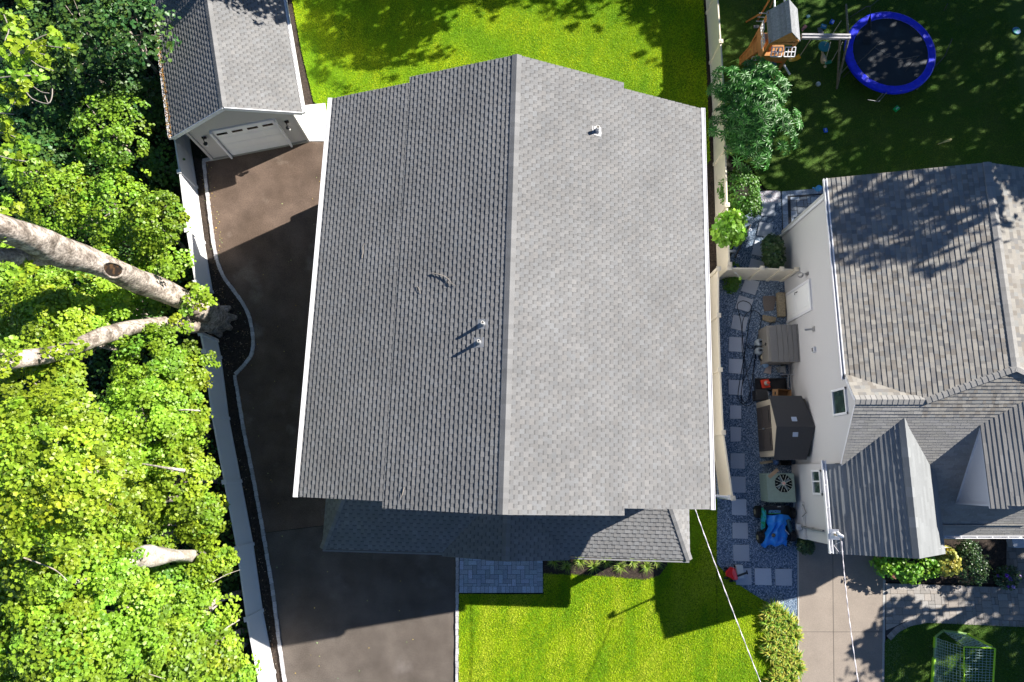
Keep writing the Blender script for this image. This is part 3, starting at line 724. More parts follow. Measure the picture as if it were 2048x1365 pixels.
RF = [(8.44, 7.93), (8.50, 10.37), (8.57, 12.8), (8.66, 15.1), (8.66, 17.55), (8.65, 20.0), (8.64, 22.4)]
fence('vinyl_fence', 'cream vinyl fence between the sunny back lawn and the shady back yard with the trampoline', RF, 1.5, cream)
RF2 = [(8.0, 7.75), (7.9, 5.9), (7.84, 3.8), (7.82, 1.45), (8.03, -.92)]
fence('vinyl_fence', 'cream vinyl fence between the big grey roof and the stepping stone path', RF2, 1.5, cream)
fence('gate_fence', 'short cream gate and fence panel crossing the gravel path beside the neighbouring wall', [(8.42, 7.78), (9.69, 7.77), (10.45, 7.74), (11.02, 7.72)], 1.5, cream)
fence('low_gate', 'narrow white gate between the big house and the front end of the cream fence', [(7.1, -.78), (7.95, -.9)], 1.4, white)

# ============================================================ THE NEIGHBOURING HOUSE
nb = thing('neighbour_house', 'neighbouring house with pale walls and beige and grey mottled shingles along the right edge', 'house', (15, 4, 0))
wallm = mat('pale_wall_siding', (0.58, 0.57, 0.565), 0.65, grain=0.03)
def wall_w(mb, x0, y0, x1, y1, zfun, step=.11, mi=0, off=.014):
    """lapped wall from (x0,y0) to (x1,y1), top given by zfun(t); outward normal to the left of the direction"""
    d = Vector((x1-x0, y1-y0)); L = d.length; d.normalize(); n = Vector((-d.y, d.x)); ns = 60
    ts = [i/ns for i in range(ns+1)]
    for i in range(ns):
        ta, tb = ts[i], ts[i+1]; za, zb = zfun(ta), zfun(tb); z = 0
        while z < max(za, zb):
            z2 = z+step
            pa, pb = Vector((x0, y0))+d*L*ta, Vector((x0, y0))+d*L*tb; o = n*off
            a0, b0, a1, b1 = min(z, za), min(z, zb), min(z2, za), min(z2, zb)
            if a1 > a0 or b1 > b0:
                mb.poly([(pa.x+o.x, pa.y+o.y, a0), (pa.x, pa.y, a1), (pb.x, pb.y, b1), (pb.x+o.x, pb.y+o.y, b0)], mi)
                mb.poly([(pa.x+o.x, pa.y+o.y, a0), (pb.x+o.x, pb.y+o.y, b0), (pb.x, pb.y, b0), (pa.x, pa.y, a0)], mi)
            z = z2
NE_X, NE_Z, NSL = 10.93, 4.8, .264
NRX = 15.65; NRZ = NE_Z+(NRX-NE_X)*NSL
SS = .70; SY, SZ = 2.27, 5.38            # front slope passes through the wing ridge
def sz(y): return SZ+SS*(y-SY)
AY = SY+(NRZ-SZ)/SS
def lz(x): return NE_Z+(x-NE_X)*NSL
JX = NE_X+(SZ-NE_Z)/NSL
wx = lambda y: 11.08+.017*(y-3)
mb = MB()
def wtop(t):
    y = .3+t*(10.0-.3)
    if y > 3.05: return NE_Z-.03
    if y > SY: return min(SZ-(y-SY)*.62, 9)-.08
    return sz(y)-.08
wall_w(mb, wx(.3), .3, wx(9.85), 9.85, lambda t: wtop(t*9.55/9.7))
wall_w(mb, 10.87, -2.42, 10.87, .3, lambda t: 3.66)
wall_w(mb, 10.87, .3, 11.2, .3, lambda t: 3.75)
wall_w(mb, 14.4, -2.42, 10.87, -2.42, lambda t: 3.6+min(t, 1-t)*2*1.25)
wall_w(mb, wx(9.85), 9.85, 20.3, 9.85, lambda t: NE_Z-.1+(1-abs(2*t-1))*1.1)
wall_w(mb, 17.8, -1.8, 14.4, -1.8, lambda t: 2.6)
mb.build('wall', wallm, nb)
NT = 'blend'
mb = MB()
YB, YT = 3.0, 10.02
Lr = math.hypot(1, NSL)
# left slope (reaches down to the hip and the small valley)
def slabw(pts, th=.13):
    P = [Vector(p) for p in pts]; nrm = (P[1]-P[0]).cross(P[2]-P[0])
    if nrm.z < 0: P = P[::-1]
    mb.slab([(p.x, p.y, p.z-.004) for p in P], th, 1, 1)
lslope = [(NE_X, YB), (NE_X, YT), (NRX, YT), (NRX, AY), (JX, SY), (NE_X, YB)]
slabw([(NE_X, YB, NE_Z), (NE_X, YT, NE_Z), (NRX, YT, NRZ), (NRX, AY, NRZ), (JX, SY, SZ)])
shingles(mb, (NRX, 0, NRZ), (0, 1, 0), (-1, 0, -NSL), [(YT, 0), (YT, (NRX-NE_X)*Lr+.02), (YB, (NRX-NE_X)*Lr+.02), (SY, (NRX-JX)*Lr), (AY, 0)], 'blend', .158, 0, t=.014)
# right slope
XR2 = NRX+4.7
slabw([(NRX, AY, NRZ), (NRX, YT, NRZ), (XR2, YT, NE_Z), (XR2, 2.9, NE_Z), (NRX+(NRZ-SZ)/NSL, SY, SZ)])
shingles(mb, (NRX, 0, NRZ), (0, 1, 0), (1, 0, -NSL), [(YT, 0), (YT, 4.7*Lr), (2.9, 4.7*Lr), (SY, (NRZ-SZ)/NSL*Lr), (AY, 0)], 'blend', .158, 0, t=.014)
# small back slope of the wing
VX0 = 10.90
slabw([(VX0, SY, SZ), (JX, SY, SZ), (VX0, SY+(SZ-4.84)/.62, 4.84)])
Ls = math.hypot(1, SS)
shingles(mb, (0, SY, SZ), (1, 0, 0), (0, 1, -.62), [(VX0, 0), (JX, 0), (VX0, (SZ-4.84)/.62*Ls)], 'blend', .14, 0)
# front slope
EYF = -2.17; XF = 17.9
XF0 = 10.95
Yg = -.1
zfe = sz(EYF)
slabw([(JX, SY, SZ), (NRX, AY, NRZ), (NRX+(NRZ-SZ)/NSL, SY, SZ)])
slabw([(XF0, SY, SZ), (XF, SY, SZ), (XF, .15, sz(.15)), (XF0, .15, sz(.15))])
slabw([(13.6, .15, sz(.15)), (XF, .15, sz(.15)), (XF, EYF, zfe), (13.6, EYF, zfe)])
shingles(mb, (0, AY, NRZ), (1, 0, 0), (0, -1, -SS), [(NRX, 0), (JX, (AY-SY)*Ls), (NRX+(NRZ-SZ)/NSL, (AY-SY)*Ls)], 'blend', .13, 0)
shingles(mb, (0, AY, NRZ), (1, 0, 0), (0, -1, -SS), [(JX, (AY-SY)*Ls), (JX, (AY-1.75)*Ls), (XF, (AY-1.75)*Ls), (XF, (AY-SY)*Ls)], 'blend', .13, 0)
shingles(mb, (0, AY, NRZ), (1, 0, 0), (0, -1, -SS), [(XF0-.02, (AY-SY)*Ls), (JX, (AY-SY)*Ls), (JX, (AY-1.75)*Ls), (XF0-.02, (AY-1.75)*Ls)], 'tab', .13, 0)
shingles(mb, (0, 1.75, sz(1.75)), (1, 0, 0), (0, -1, -SS), [(XF0-.02, 0), (XF, 0), (XF, (1.75-.25)*Ls), (XF0-.02, (1.75-.25)*Ls)], 'tab', .105, 0, t=.009)
shingles(mb, (0, .25, sz(.25)), (1, 0, 0), (0, -1, -SS), [(12.6, 0), (XF, 0), (XF, (.25-EYF)*Ls+.03), (13.7, (.25-EYF)*Ls+.03)], 'tab', .105, 0, t=.009)
nr = mb.build('roof', [shingle_n, white2], nb)
c = MB()
ridge_caps(c, (NRX, AY, NRZ+.01), (NRX, YT, NRZ+.01), .14, NSL, NSL, (1, 0, 0), tone=1.0)
ridge_caps(c, (NRX, AY, NRZ+.015), (JX, SY, SZ+.015), .14, .5, .2, Vector((AY-SY, -(NRX-JX), 0)).normalized(), tone=.95, step=.17)
ridge_caps(c, (JX, SY, SZ+.015), (VX0, SY, SZ+.015), .15, .6, .6, (0, 1, 0), tone=1.0, step=.17)
ridge_caps(c, (NRX, AY, NRZ+.015), (NRX+(NRZ-SZ)/NSL, SY, SZ+.015), .14, .2, .5, Vector((AY-SY, (NRX-JX), 0)).normalized(), step=.17)
c.build('ridge_cap', shingle_n, nr)
mb = MB(); mb.box((NE_X-.015, (YB+YT)/2, NE_Z-.05), (.03, YT-YB, .16)); mb.box((NE_X-.10, (YB+YT)/2, NE_Z-.06), (.02, YT-YB, .11)); mb.box((NE_X-.06, (YB+YT)/2, NE_Z-.11), (.10, YT-YB, .014)); mb.box((NE_X-.06, YB, NE_Z-.06), (.11, .014, .11))
mb.build('gutter', white2, nb)
mb = MB(); mb.tube([(wx(9.7)-.07, 9.62, NE_Z-.15), (wx(9.7)-.07, 9.62, .15), (wx(9.7)-.16, 9.62, .05)], .05, 8); mb.build('downspout', white2, nb)
mb = MB(); mb.box(((14.45+XF)/2, EYF-.09, zfe-.05), (XF-14.45, .02, .11)); mb.box(((14.45+XF)/2, EYF-.05, zfe-.10), (XF-14.45, .09, .012)); mb.box(((14.45+XF)/2, EYF-.01, zfe-.05), (XF-14.45, .02, .13))
for k in range(6): mb.box((14.6+k*.55, EYF-.05, zfe+.002), (.03, .1, .012))
mb.build('gutter', white2, nb)
# front gable wing: left slope in grazing light, right slope in full sun
FRX, FRZ, FY0 = 12.60, 4.98, -2.62
FEX, FEZ = 10.56, 3.68; FSL = (FRZ-FEZ)/(FRX-FEX); FRE = 14.2
ytop = lambda z: SY+(z-SZ)/SS
mb = MB(); fq = math.hypot(1, FSL)
slabw([(FRX, FY0, FRZ), (FRX, ytop(FRZ), FRZ), (11.0, .25, FRZ-(FRX-11.0)*FSL), (FEX, .25, FEZ), (FEX, FY0, FEZ)])
shingles(mb, (FRX, 0, FRZ), (0, 1, 0), (-1, 0, -FSL), [(FY0, 0), (ytop(FRZ)+.05, 0), (.28, (FRX-11.0)*fq), (FY0, (FRX-11.0)*fq)], 'plain', .150, 0, t=.019)
q0 = math.ceil((FRX-11.0)*fq/.150)*.150
shingles(mb, (FRX, 0, FRZ), (0, 1, 0), (-1, 0, -FSL), [(FY0, (FRX-11.0)*fq), (.28, (FRX-11.0)*fq), (.28, (FRX-FEX)*fq+.02), (FY0, (FRX-FEX)*fq+.02)], 'plain', .150, 0, t=.019)
FSR = .80
xr_ = FRE; zr_ = FRZ-(FRE-FRX)*FSR; fr = math.hypot(1, FSR)
slabw([(FRX, FY0, FRZ), (FRX, ytop(FRZ), FRZ), (FRE, ytop(zr_), zr_), (FRE, FY0, zr_)])
shingles(mb, (FRX, 0, FRZ), (0, 1, 0), (1, 0, -FSR), [(FY0, 0), (ytop(FRZ), 0), (ytop(zr_), (FRE-FRX)*fr+.02), (FY0, (FRE-FRX)*fr+.02)], 'plain', .150, 0, t=.010)
shg = mat('weathered_shingle', (0.235, 0.245, 0.25), 0.9, tone=True, grain=0.14, gscale=120, bump=0.3, bscale=180, spec=0.2, var=0.05, vscale=0.4)
gr_ = mb.build('roof', [shg, white2], nb)
c = MB(); ridge_caps(c, (FRX, FY0, FRZ+.01), (FRX, ytop(FRZ), FRZ+.01), .15, FSL, FSR, (1, 0, 0), step=.3); c.build('ridge_cap', shg, gr_)
mb = MB(); mb.box((FEX-.012, (FY0+.4)/2, FEZ-.05), (.025, .4-FY0, .13)); mb.box((FEX-.115, (FY0+.4)/2, FEZ-.05), (.025, .4-FY0, .11)); mb.box((FEX-.06, (FY0+.4)/2, FEZ-.10), (.1, .4-FY0, .012))
for k in range(5): mb.box((FEX-.06, FY0+.05+k*.72, FEZ-.005), (.1, .025, .015))
mb.build('gutter', white2, nb)
# dormer on the right of the front slope
DX, DZ, DY0 = 15.12, 4.85, -1.12; dsl = .45; DRX = 16.6; DRZ = DZ+(DRX-DX)*dsl
mb = MB()
slabw([(DX, DY0, DZ), (DX, ytop(DZ), DZ), (DRX, min(ytop(DRZ), 9), DRZ), (DRX, DY0, DRZ)], .1)
dl = math.hypot(1, dsl)
shingles(mb, (DRX, 0, DRZ), (0, 1, 0), (-1, 0, -dsl), [(DY0, 0), (ytop(DRZ), 0), (ytop(DZ), (DRX-DX)*dl+.02), (DY0, (DRX-DX)*dl+.02)], 'plain', .135, 0, t=.014)
slabw([(DRX, DY0, DRZ), (DRX, ytop(DRZ), DRZ), (2*DRX-DX, ytop(DZ), DZ), (2*DRX-DX, DY0, DZ)], .1)
shingles(mb, (DRX, 0, DRZ), (0, 1, 0), (1, 0, -dsl), [(DY0, 0), (ytop(DRZ), 0), (ytop(DZ), (DRX-DX)*dl+.02), (DY0, (DRX-DX)*dl+.02)], 'plain', .135, 0)
dr = mb.build('dormer', [shingle_n, white2], nb)
mb = MB(); n_ = 26
for k in range(n_):
    y0 = DY0+.12+(ytop(DZ)-DY0-.12)*k/n_; y1 = DY0+.12+(ytop(DZ)-DY0-.12)*(k+1)/n_; o = .008 if k % 2 else 0
    mb.poly([(DX+.06-o, y1, sz(y1)), (DX+.06-o, y0, sz(y0)), (DX+.06-o, y0, DZ-.1), (DX+.06-o, y1, max(DZ-.1, sz(y1)))])
mb.box((DX+.04, DY0+.1, (sz(DY0)+DZ)/2-.05), (.07, .07, DZ-sz(DY0)-.05)); mb.box((DX+.04, (DY0+ytop(DZ))/2, DZ-.09), (.05, ytop(DZ)-DY0-.1, .09))
mb.bar((DX+.03, DY0+.1, sz(DY0+.1)+.03), (DX+.03, ytop(DZ), DZ), .05, .03)
mb.build('dormer_wall', white2, dr)
mb = MB(); wall_w(mb, 2*DRX-DX-.1, DY0+.1, DX+.1, DY0+.1, lambda t: DZ+(1-abs(2*t-1))*.9); mb.v = [(x, y, max(z, 2.9)) for x, y, z in mb.v]; mb.build('dormer_front', wallm, dr)
# windows in the side wall
def wall_window(uvs, zc, w, h, x, n=1, name='window'):
    y = sum(W(u, v, zc).y for u, v in uvs)/len(uvs)
    m1 = MB(); xx = x-.04
    for (yy, zz, a, b) in ((y-w/2, zc, .07, h), (y+w/2, zc, .07, h)): m1.box((xx, yy, zz), (.07, a, b+.07))
    for zz in (zc-h/2, zc+h/2): m1.box((xx-.003, y, zz), (.07, w+.075, .07))
    if n == 2: m1.box((xx-.006, y, zc), (.05, w-.05, .05))
    f = m1.build(name, white2, nb)
    m1 = MB(); m1.box((xx+.02, y, zc), (.02, w-.06, h-.06)); m1.build('pane', glass, f); return f
wall_window([(1675, 804)], 4.05, .82, .9, wx(2.4))
wall_window([(1623, 940), (1626, 990)], 2.25, .80, .62, 10.87)
mb = MB()
ys = W(1622, 963, 2.2).y; mb.box((10.825, ys, 2.25), (.03, .05, .6)); mb.build('window_mullion', white2, nb)
# side door with porch light, vents and meter fittings
yd0, yd1 = 5.95, 7.05; xw = wx(6.5)-.016
mb = MB(); mb.box((xw-.02, yd0, 1.25), (.08, .09, 2.3)); mb.box((xw-.02, yd1, 1.25), (.08, .09, 2.3)); mb.box((xw-.021, (yd0+yd1)/2, 2.40), (.08, 1.19, .09)); fr_ = mb.build('door_frame', white2, nb)
mb = MB(); mb.box((xw-.005, (yd0+yd1)/2, 1.25), (.05, 1.0, 2.2)); mb.box((xw-.035, (yd0+yd1)/2, 1.7), (.012, .7, .9)); mb.box((xw-.035, (yd0+yd1)/2, .65), (.012, .7, .7)); dd = mb.build('side_door', mat('white_door', (.74, .74, .72)), nb)
mb = MB(); mb.box((xw-.05, yd1-.16, 1.25), (.03, .03, .16)); mb.tube([(xw-.03, yd1-.16, 1.2), (xw-.1, yd1-.16, 1.2), (xw-.1, yd1-.26, 1.2)], .013, 6); mb.build('door_handle', mat('dark_metal', (.1, .1, .1), .4, metal=.6), dd)
lampm = mat('brushed_lamp', (.40, .39, .38), .35, metal=.5)
p = W(1603, 549, 2.2); mb = MB(); mb.box((xw-.02, p.y, 2.25), (.05, .12, .17)); mb.tube([(xw-.03, p.y, 2.3), (xw-.13, p.y, 2.33), (xw-.2, p.y, 2.28)], .02, 8); mb.lathe((xw-.2, p.y, 2.08), [(.11, 0), (.10, .06), (.05, .15), (.02, .2)], 16); mb.build('wall_lamp', lampm, nb)
p = W(1616, 659, 2.4); mb = MB(); mb.box((wx(5)-.02, p.y, 2.45), (.05, .17, .16)); mb.tube([(wx(5)-.03, p.y, 2.42), (wx(5)-.30, p.y, 2.30)], .035, 10); mb.build('flood_lamp', lampm, nb)
p = W(1620, 700, 2.4); mb = MB(); mb.box((wx(4)-.05, p.y, 2.4), (.1, .2, .2)); vb = mb.build('dryer_vent', white2, nb)
mb = MB(); mb.box((wx(4)-.105, p.y, 2.4), (.02, .15, .07)); mb.build('vent_opening', black, vb)
# pipe, small box and low band on the front wing wall
mb = MB(); mb.box((10.83, -1.75, .95), (.04, 1.36, .07)); mb.box((10.84, -1.75, .42), (.04, 1.36, .86), 0); mb.build('water_table', wallm, nb)
greyp = mat('grey_conduit', (.25, .25, .24), .6)
mb = MB(); mb.tube([(10.78, -1.98, .62), (10.76, -1.98, 1.3), (10.76, -1.98, 2.6)], .04, 8)
for z in (1.0, 1.7): mb.lathe((10.76, -1.98, z), [(.055, 0), (.055, .12)], 10)
mb.build('conduit', greyp, nb)
mb = MB(); mb.box((10.73, -2.0, .62), (.12, .2, .3)); mb.build('meter_box', mat('pale_grey_box', (.5, .52, .54), .5), nb)
mb = MB(); mb.tube([(10.80, -1.2, .95), (10.72, -1.15, 1.15), (10.78, -1.45, 1.25), (10.70, -1.6, 1.05)], .02, 6); mb.build('outdoor_tap', greyp, nb)
# basement bulkhead at the lower right edge
mb = MB(); mb.prism(P2([(2010, 1076), (2090, 1076), (2090, 1095), (2014, 1094)]), 0, .35); mb.build('window_well', mat('well_plastic', (.5, .54, .6), .4), nb, bevel=.02)

# service mast and the two overhead cables
p = W(1672, 1070, 3.9); zb = FRZ-(FRX-p.x)*FSL
ms = thing('service_mast', 'white service mast with a curved head standing on the dark front roof near the gutter', 'service mast', (p.x, p.y, zb))
mb = MB(); mb.box((0, 0, .07), (.30, .34, .012), 0, 0, (1, 1, 1), Matrix.Rotation(-math.atan(FSL), 3, 'Y')); mb.lathe((0, 0, .04), [(.09, 0), (.07, .1), (.05, .14)], 12); mb.build('flashing', white2, ms, world=False)
q = W(1690, 1073, 5.0)-Vector((p.x, p.y, zb))
mb = MB(); mb.tube([(0, 0, 0), (q.x*.8, q.y*.5, 1.0)], .035, 8); mb.build('mast_pipe', mat('tan_pipe', (.42, .3, .18), .6), ms, world=False)
mb = MB(); mb.tube([(q.x*.8, q.y*.5, 1.0), (q.x*1.1, q.y*.7, 1.15), (q.x*1.35, q.y*1.3, 1.1), (q.x*1.3, q.y*2.4, .95)], .06, 10); mb.build('weather_head', white2, ms, world=False)
wirem = mat('cable_sheath', (.62, .58, .62), .5, grain=.3, gscale=3)
def cable(a, b, sag, r, label):
    a, b = Vector(a), Vector(b); mb = MB(); pts = []
    for i in range(41):
        t = i/40; p = a.lerp(b, t); p.z -= sag*4*t*(1-t); pts.append(p)
    mb.tube(pts, r, 6)
    for ph in (0, math.pi):
        L = (b-a).length; tw = [q+Vector((math.cos(i*1.1+ph)*r*1.2, 0, math.sin(i*1.1+ph)*r*1.2)) for i, q in enumerate(pts)]; mb.tube(tw, r*.55, 5)
    return single(mb, 'power_cable', wirem, label, 'power cable', group='overhead service cables', loc=tuple(a))
p1 = W(1683, 1083, 4.75); p2 = W(1729, 1440, 6.6); cable(p1, p2, .15, .010, 'twisted overhead cable running down from the service mast over the concrete drive')
p1 = W(1390, 1018, 5.2); p2 = W(1551, 1440, 6.6); cable(p1, p2, .15, .011, 'twisted overhead cable running from the big house corner down across the front lawn')
mb = MB(); ww = W(1683, 1083, 4.75)
mb.tube([ww, ww+Vector((-.1, -.15, -.35)), ww+Vector((-.02, -.35, -.2)), ww+Vector((.02, -.3, 0))], .01, 5); mb.build('drip_loop', wirem, ms)

# ============================================================ TREES AND PLANTS
leafA = leaf_mat('maple_leaf', (0.28, 0.42, 0.030), .35)
leafB = leaf_mat('understory_leaf', (0.22, 0.37, 0.027), .3)
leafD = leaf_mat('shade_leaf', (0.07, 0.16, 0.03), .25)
leafS = leaf_mat('whorled_leaf', (0.065, 0.22, 0.035), .25, .4)
def tree(u, v, zt, r, label, seed, m=leafA, n=None, leaf=.17, per=26, tmpl=None, name='tree', group='trees beyond the white fence', rzf=.6, pos=None, inner=.5, spread=.40, warm=.15, trunk_r=.09):
    top = Vector(pos) if pos else W(u, v, zt); rz = r*rzf; c = Vector((top.x, top.y, zt-rz*.8))
    t = thing(name, label, 'tree', (c.x, c.y, 0), 0, group)
    n = n or int(34*r*r)
    P, N = shell(tuple(c), (r, r, rz), n, top=.1, inner=inner, lump=.22, seed=seed)
    P2a, N2a = shell(tuple(c), (r*1.18, r*1.18, rz*1.25), max(6, n//7), top=.0, inner=.9, lump=.1, seed=seed+7)
    hb = np.random.default_rng(seed+3); hk = hb.uniform(-.13, .06); hv = hb.uniform(.88, 1.15); bs = (hv*(1+hk), hv, hv*(1-hk))
    sp1 = hb.uniform(.45, 1.25, len(P))*spread
    leaves_obj('crown', [sprays(P, N, per, sp1, leaf, tmpl or MAPLE, warm=warm, tilt=.42, base=bs, huevar=.16), sprays(P2a, N2a, max(8, per//3), spread*.55, leaf, tmpl or MAPLE, warm=warm, tilt=.6, base=bs)], m, t)
    mb = MB(); rs = random.Random(seed)
    bx_ = min(c.x, float(np.interp(c.y, [-9, -5, 0, 5, 9, 13.5, 22], [-8.5, -9.4, -10.6, -11.9, -12.8, -13.6, -15.0]))-.75) if c.x < 0 and c.y < 20 else (max(c.x, 24.2) if c.x > 20 and c.y > 8 else c.x)
    mb.tube([(bx_, c.y, -.1), (bx_*.6+c.x*.4-.1, c.y+rs.uniform(-.15, .15), c.z*.55), (c.x-.2*(c.x < 0), c.y, c.z)], [trunk_r*1.4, trunk_r, trunk_r*.7], 8, jit=.1)
    for k in range(9):
        q = Vector(P[rs.randrange(len(P))]); s = Vector((c.x*.5+bx_*.5 if c.z < 99 else c.x, c.y, c.z*rs.uniform(.6, .95))); mid = s.lerp(q, .5)+Vector((0, 0, .15))
        mb.tube([s, mid, q.lerp(mid, .08)], [trunk_r*.4, trunk_r*.28, trunk_r*.12], 5)
    mb.build('trunk', bark, t); return t
TL = [  # u, v, top, radius, label, kind
 (205, 250, 3.3, 1.45, 'bright shrubby young tree directly left of the garage corner', 'B'),
 (95, 385, 3.2, 1.5, 'low bright bushy tree above the thick limb near the left edge', 'B'),
 (205, 400, 3.1, 1.45, 'low bright bushy tree above the knot hole of the thick limb', 'B'),
 (308, 432, 3.6, 1.35, 'rounded bright bushy tree beside the upper white fence', 'B'),
 (235, 480, 2.6, 1.4, 'bushy tree behind the thick limb just above its knot hole', 'B'),
 (318, 520, 2.4, 1.2, 'low leafy bush between the thick limb and the white fence', 'B'),
 (150, 585, 4.6, 1.5, 'leafy tree between the two limbs, left of centre', 'A'),
 (55, 640, 6.5, 1.6, 'tall leafy tree between the two limbs at the left edge', 'A'),
 (250, 610, 3.2, 1.2, 'low leafy tree in the angle between the two limbs', 'B'),
 (20, 560, 5.6, 1.3, 'leafy tree under the thick limb at the left edge', 'A'),
 (290, 735, 4.4, 1.35, 'maple just below the lower limb near the end of the lower fence', 'A'),
 (375, 740, 3.8, 1.05, 'small maple close to the top end of the lower white fence', 'A'),
 (360, 835, 4.4, 1.35, 'maple beside the white fence with a bare twig sticking out', 'A'),
 (255, 855, 5.6, 1.6, 'broad maple in the middle of the wood below the dark gap', 'A'),
 (45, 790, 7.6, 1.5, 'tall bright maple at the left edge below the lower limb', 'A'),
 (135, 900, 6.2, 1.4, 'maple crown left of the broad middle maple', 'A'),
 (40, 950, 10.5, 1.8, 'tallest very bright crown at the left edge near the camera', 'A'),
 (160, 1010, 7.6, 1.5, 'tall maple above the bleached dead trunk', 'A'),
 (335, 965, 5.0, 1.5, 'maple with a pale broken branch lying on it', 'A'),
 (405, 1030, 4.2, 1.0, 'small maple beside the fence right of the pale broken branch', 'A'),
 (265, 1060, 4.4, 1.1, 'maple just above the bleached dead trunk', 'A'),
 (425, 1125, 4.3, .85, 'small rounded maple at the right end of the bleached dead trunk', 'A'),
 (50, 1120, 8.8, 1.7, 'tall maple at the left edge beside the bleached dead trunk', 'A'),
 (160, 1250, 7.6, 1.8, 'broad tall maple below the bleached dead trunk, towards the left', 'A'),
 (320, 1225, 4.8, 1.5, 'maple below the bleached dead trunk near the fence', 'A'),
 (410, 1235, 4.4, 1.1, 'small maple beside the lowest fence posts', 'A'),
 (50, 1320, 8.6, 1.7, 'tall maple filling the bottom left corner', 'A'),
 (255, 1345, 6.4, 1.6, 'maple at the bottom edge right of the corner maple', 'A'),
 (375, 1340, 5.2, 1.5, 'maple at the bottom edge near the fence', 'A'),
 (465, 1350, 4.2, .8, 'small maple leaning over the fence at the bottom edge', 'A'),
 (55, 60, 4.2, 1.7, 'dim green tree in the top left corner below the overhanging twigs', 'D'),
 (150, 45, 4.5, 1.7, 'dim green tree at the top edge, second from the corner', 'D'),
 (250, 40, 4.6, 1.5, 'dim green tree at the top edge beside the garage', 'D'),
 (190, 145, 2.4, 1.5, 'low dark bush in deep shade left of the garage roof', 'D'),
 (275, 190, 1.8, 1.1, 'small dark bush in deep shade right beside the garage', 'D'),
 (60, 200, 2.4, 1.7, 'dark bush in deep shade under the overhanging twigs', 'D'),
 (50, 320, 3.0, 1.4, 'dark leafy bush at the left edge above the bright low bushes', 'D'),
 (315, 320, 1.4, .8, 'small dark bush beside the fence just below the garage corner', 'D'),
]
for i, (u, v, z, r, lab, k) in enumerate(TL):
    if v > 690 and u > 300: r *= .84; u -= 14
    elif k == 'B' and u > 290: r *= .9; u -= 12
    if k == 'B': tree(u, v, z, r, lab, 100+i, leafB, leaf=.105, per=44, tmpl=ROUND, spread=.36, n=int(38*r*r), trunk_r=.06, warm=.09)
    elif k == 'A': tree(u, v, z, r, lab, 100+i, leafA, leaf=.102, per=84, n=int((42 if v > 880 else 34)*r*r), spread=.36, trunk_r=.09, warm=.09)
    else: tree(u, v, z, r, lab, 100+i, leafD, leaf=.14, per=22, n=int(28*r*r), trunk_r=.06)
# low growth on the forest floor
n = 5200; X = RNG.uniform(-24, -9.2, n); Y = RNG.uniform(-9, 22, n)
fx = np.interp(Y, [-9, -5, 0, 5, 9, 13.5, 22], [-8.9, -9.7, -11.0, -12.3, -13.1, -14.0, -15.5])
k = X < fx-.25; C = np.stack([X[k], Y[k], RNG.uniform(.05, .7, k.sum())], 1)
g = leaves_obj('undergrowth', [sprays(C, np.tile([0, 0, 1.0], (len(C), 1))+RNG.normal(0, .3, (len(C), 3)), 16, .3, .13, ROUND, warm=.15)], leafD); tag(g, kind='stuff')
g['label'] = 'dark leafy undergrowth covering the ground beneath the trees'
# trees standing outside the frame: their shade falls on the yards
OFF = [(3.7, 25.0, 8.4, 3.2), (-5.6, 22.8, 8.2, 2.9), (-11, 24, 8.5, 3.2), (9, 27.6, 8, 2.6), (14.5, 27.8, 8.4, 2.8), (22.0, 13.6, 12.5, 2.6), (25.8, 14.8, 12.8, 2.4), (25, 19, 9.5, 4.0), (29.5, 17.5, 9.5, 4.0), (24, 25, 9.5, 4.0), (30, 24, 10.5, 4.2),
       (21.8, 14.6, 8.5, 1.7), (35, 20, 11.5, 4.4), (18.5, 27, 9, 3.6), (34, 27, 11, 4.4), (36, 14.5, 12.0, 3.6), (21.9, -2.7, 6.4, 1.7), (25.5, -4.8, 7.4, 2.6), (27.5, .5, 7.2, 1.7), (23.0, -6.4, 6.0, 2.4), (29, -2, 8, 2.6), (28.5, -7, 8, 3)]
for i, (x, y, z, r) in enumerate(OFF):
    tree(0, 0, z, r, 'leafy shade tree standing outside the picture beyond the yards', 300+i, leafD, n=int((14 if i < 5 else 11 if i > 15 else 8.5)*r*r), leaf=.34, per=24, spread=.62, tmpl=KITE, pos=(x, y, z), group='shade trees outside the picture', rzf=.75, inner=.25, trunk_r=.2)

# the forked tree that grows through the fence
big = thing('forked_tree', 'big old tree with two thick bare limbs and a knot hole beside the white fence', 'tree', tuple(W(431, 640, 0)))
B0 = W(431, 640, 0)
def limb_pts(L): return [W(u, v, z) for u, v, z in L]
def smooth3(P, n=6):
    out = []
    for i in range(len(P)-1):
        p0, p1, p2, p3 = P[max(i-1, 0)], P[i], P[i+1], P[min(i+2, len(P)-1)]
        for k in range(n):
            t = k/n; out.append(0.5*((2*p1)+(p2-p0)*t+(2*p0-5*p1+4*p2-p3)*t*t+(3*p1-p0-3*p2+p3)*t**3))
    out.append(P[-1]); return out
def lumpy(mb, P, R, n=20, lump=.06, rough=.018, mi=0):
    P = smooth3(P, 7); Rr = [R[0]]; Rr = list(np.interp(np.linspace(0, len(R)-1, len(P)), range(len(R)), R)); b0 = len(mb.v)
    mb.tube(P, Rr, n, mi)
    for i in range(len(P)):
        for k in range(n):
            q = Vector(mb.v[b0+i*n+k]); c = P[i]; a = 2*math.pi*k/n
            f = 1+lump*math.sin(2*a+i*.35)+lump*.6*math.sin(3*a-i*.5+1)+random.uniform(-rough, rough); mb.v[b0+i*n+k] = tuple(c+(q-c)*f)
mb = MB()
lumpy(mb, [B0+Vector((0, 0, -.1)), B0+Vector((-.03, .02, .25)), W(424, 632, .9), W(412, 623, 1.7), W(394, 613, 2.3)], [.62, .52, .49, .52, .44], 22)
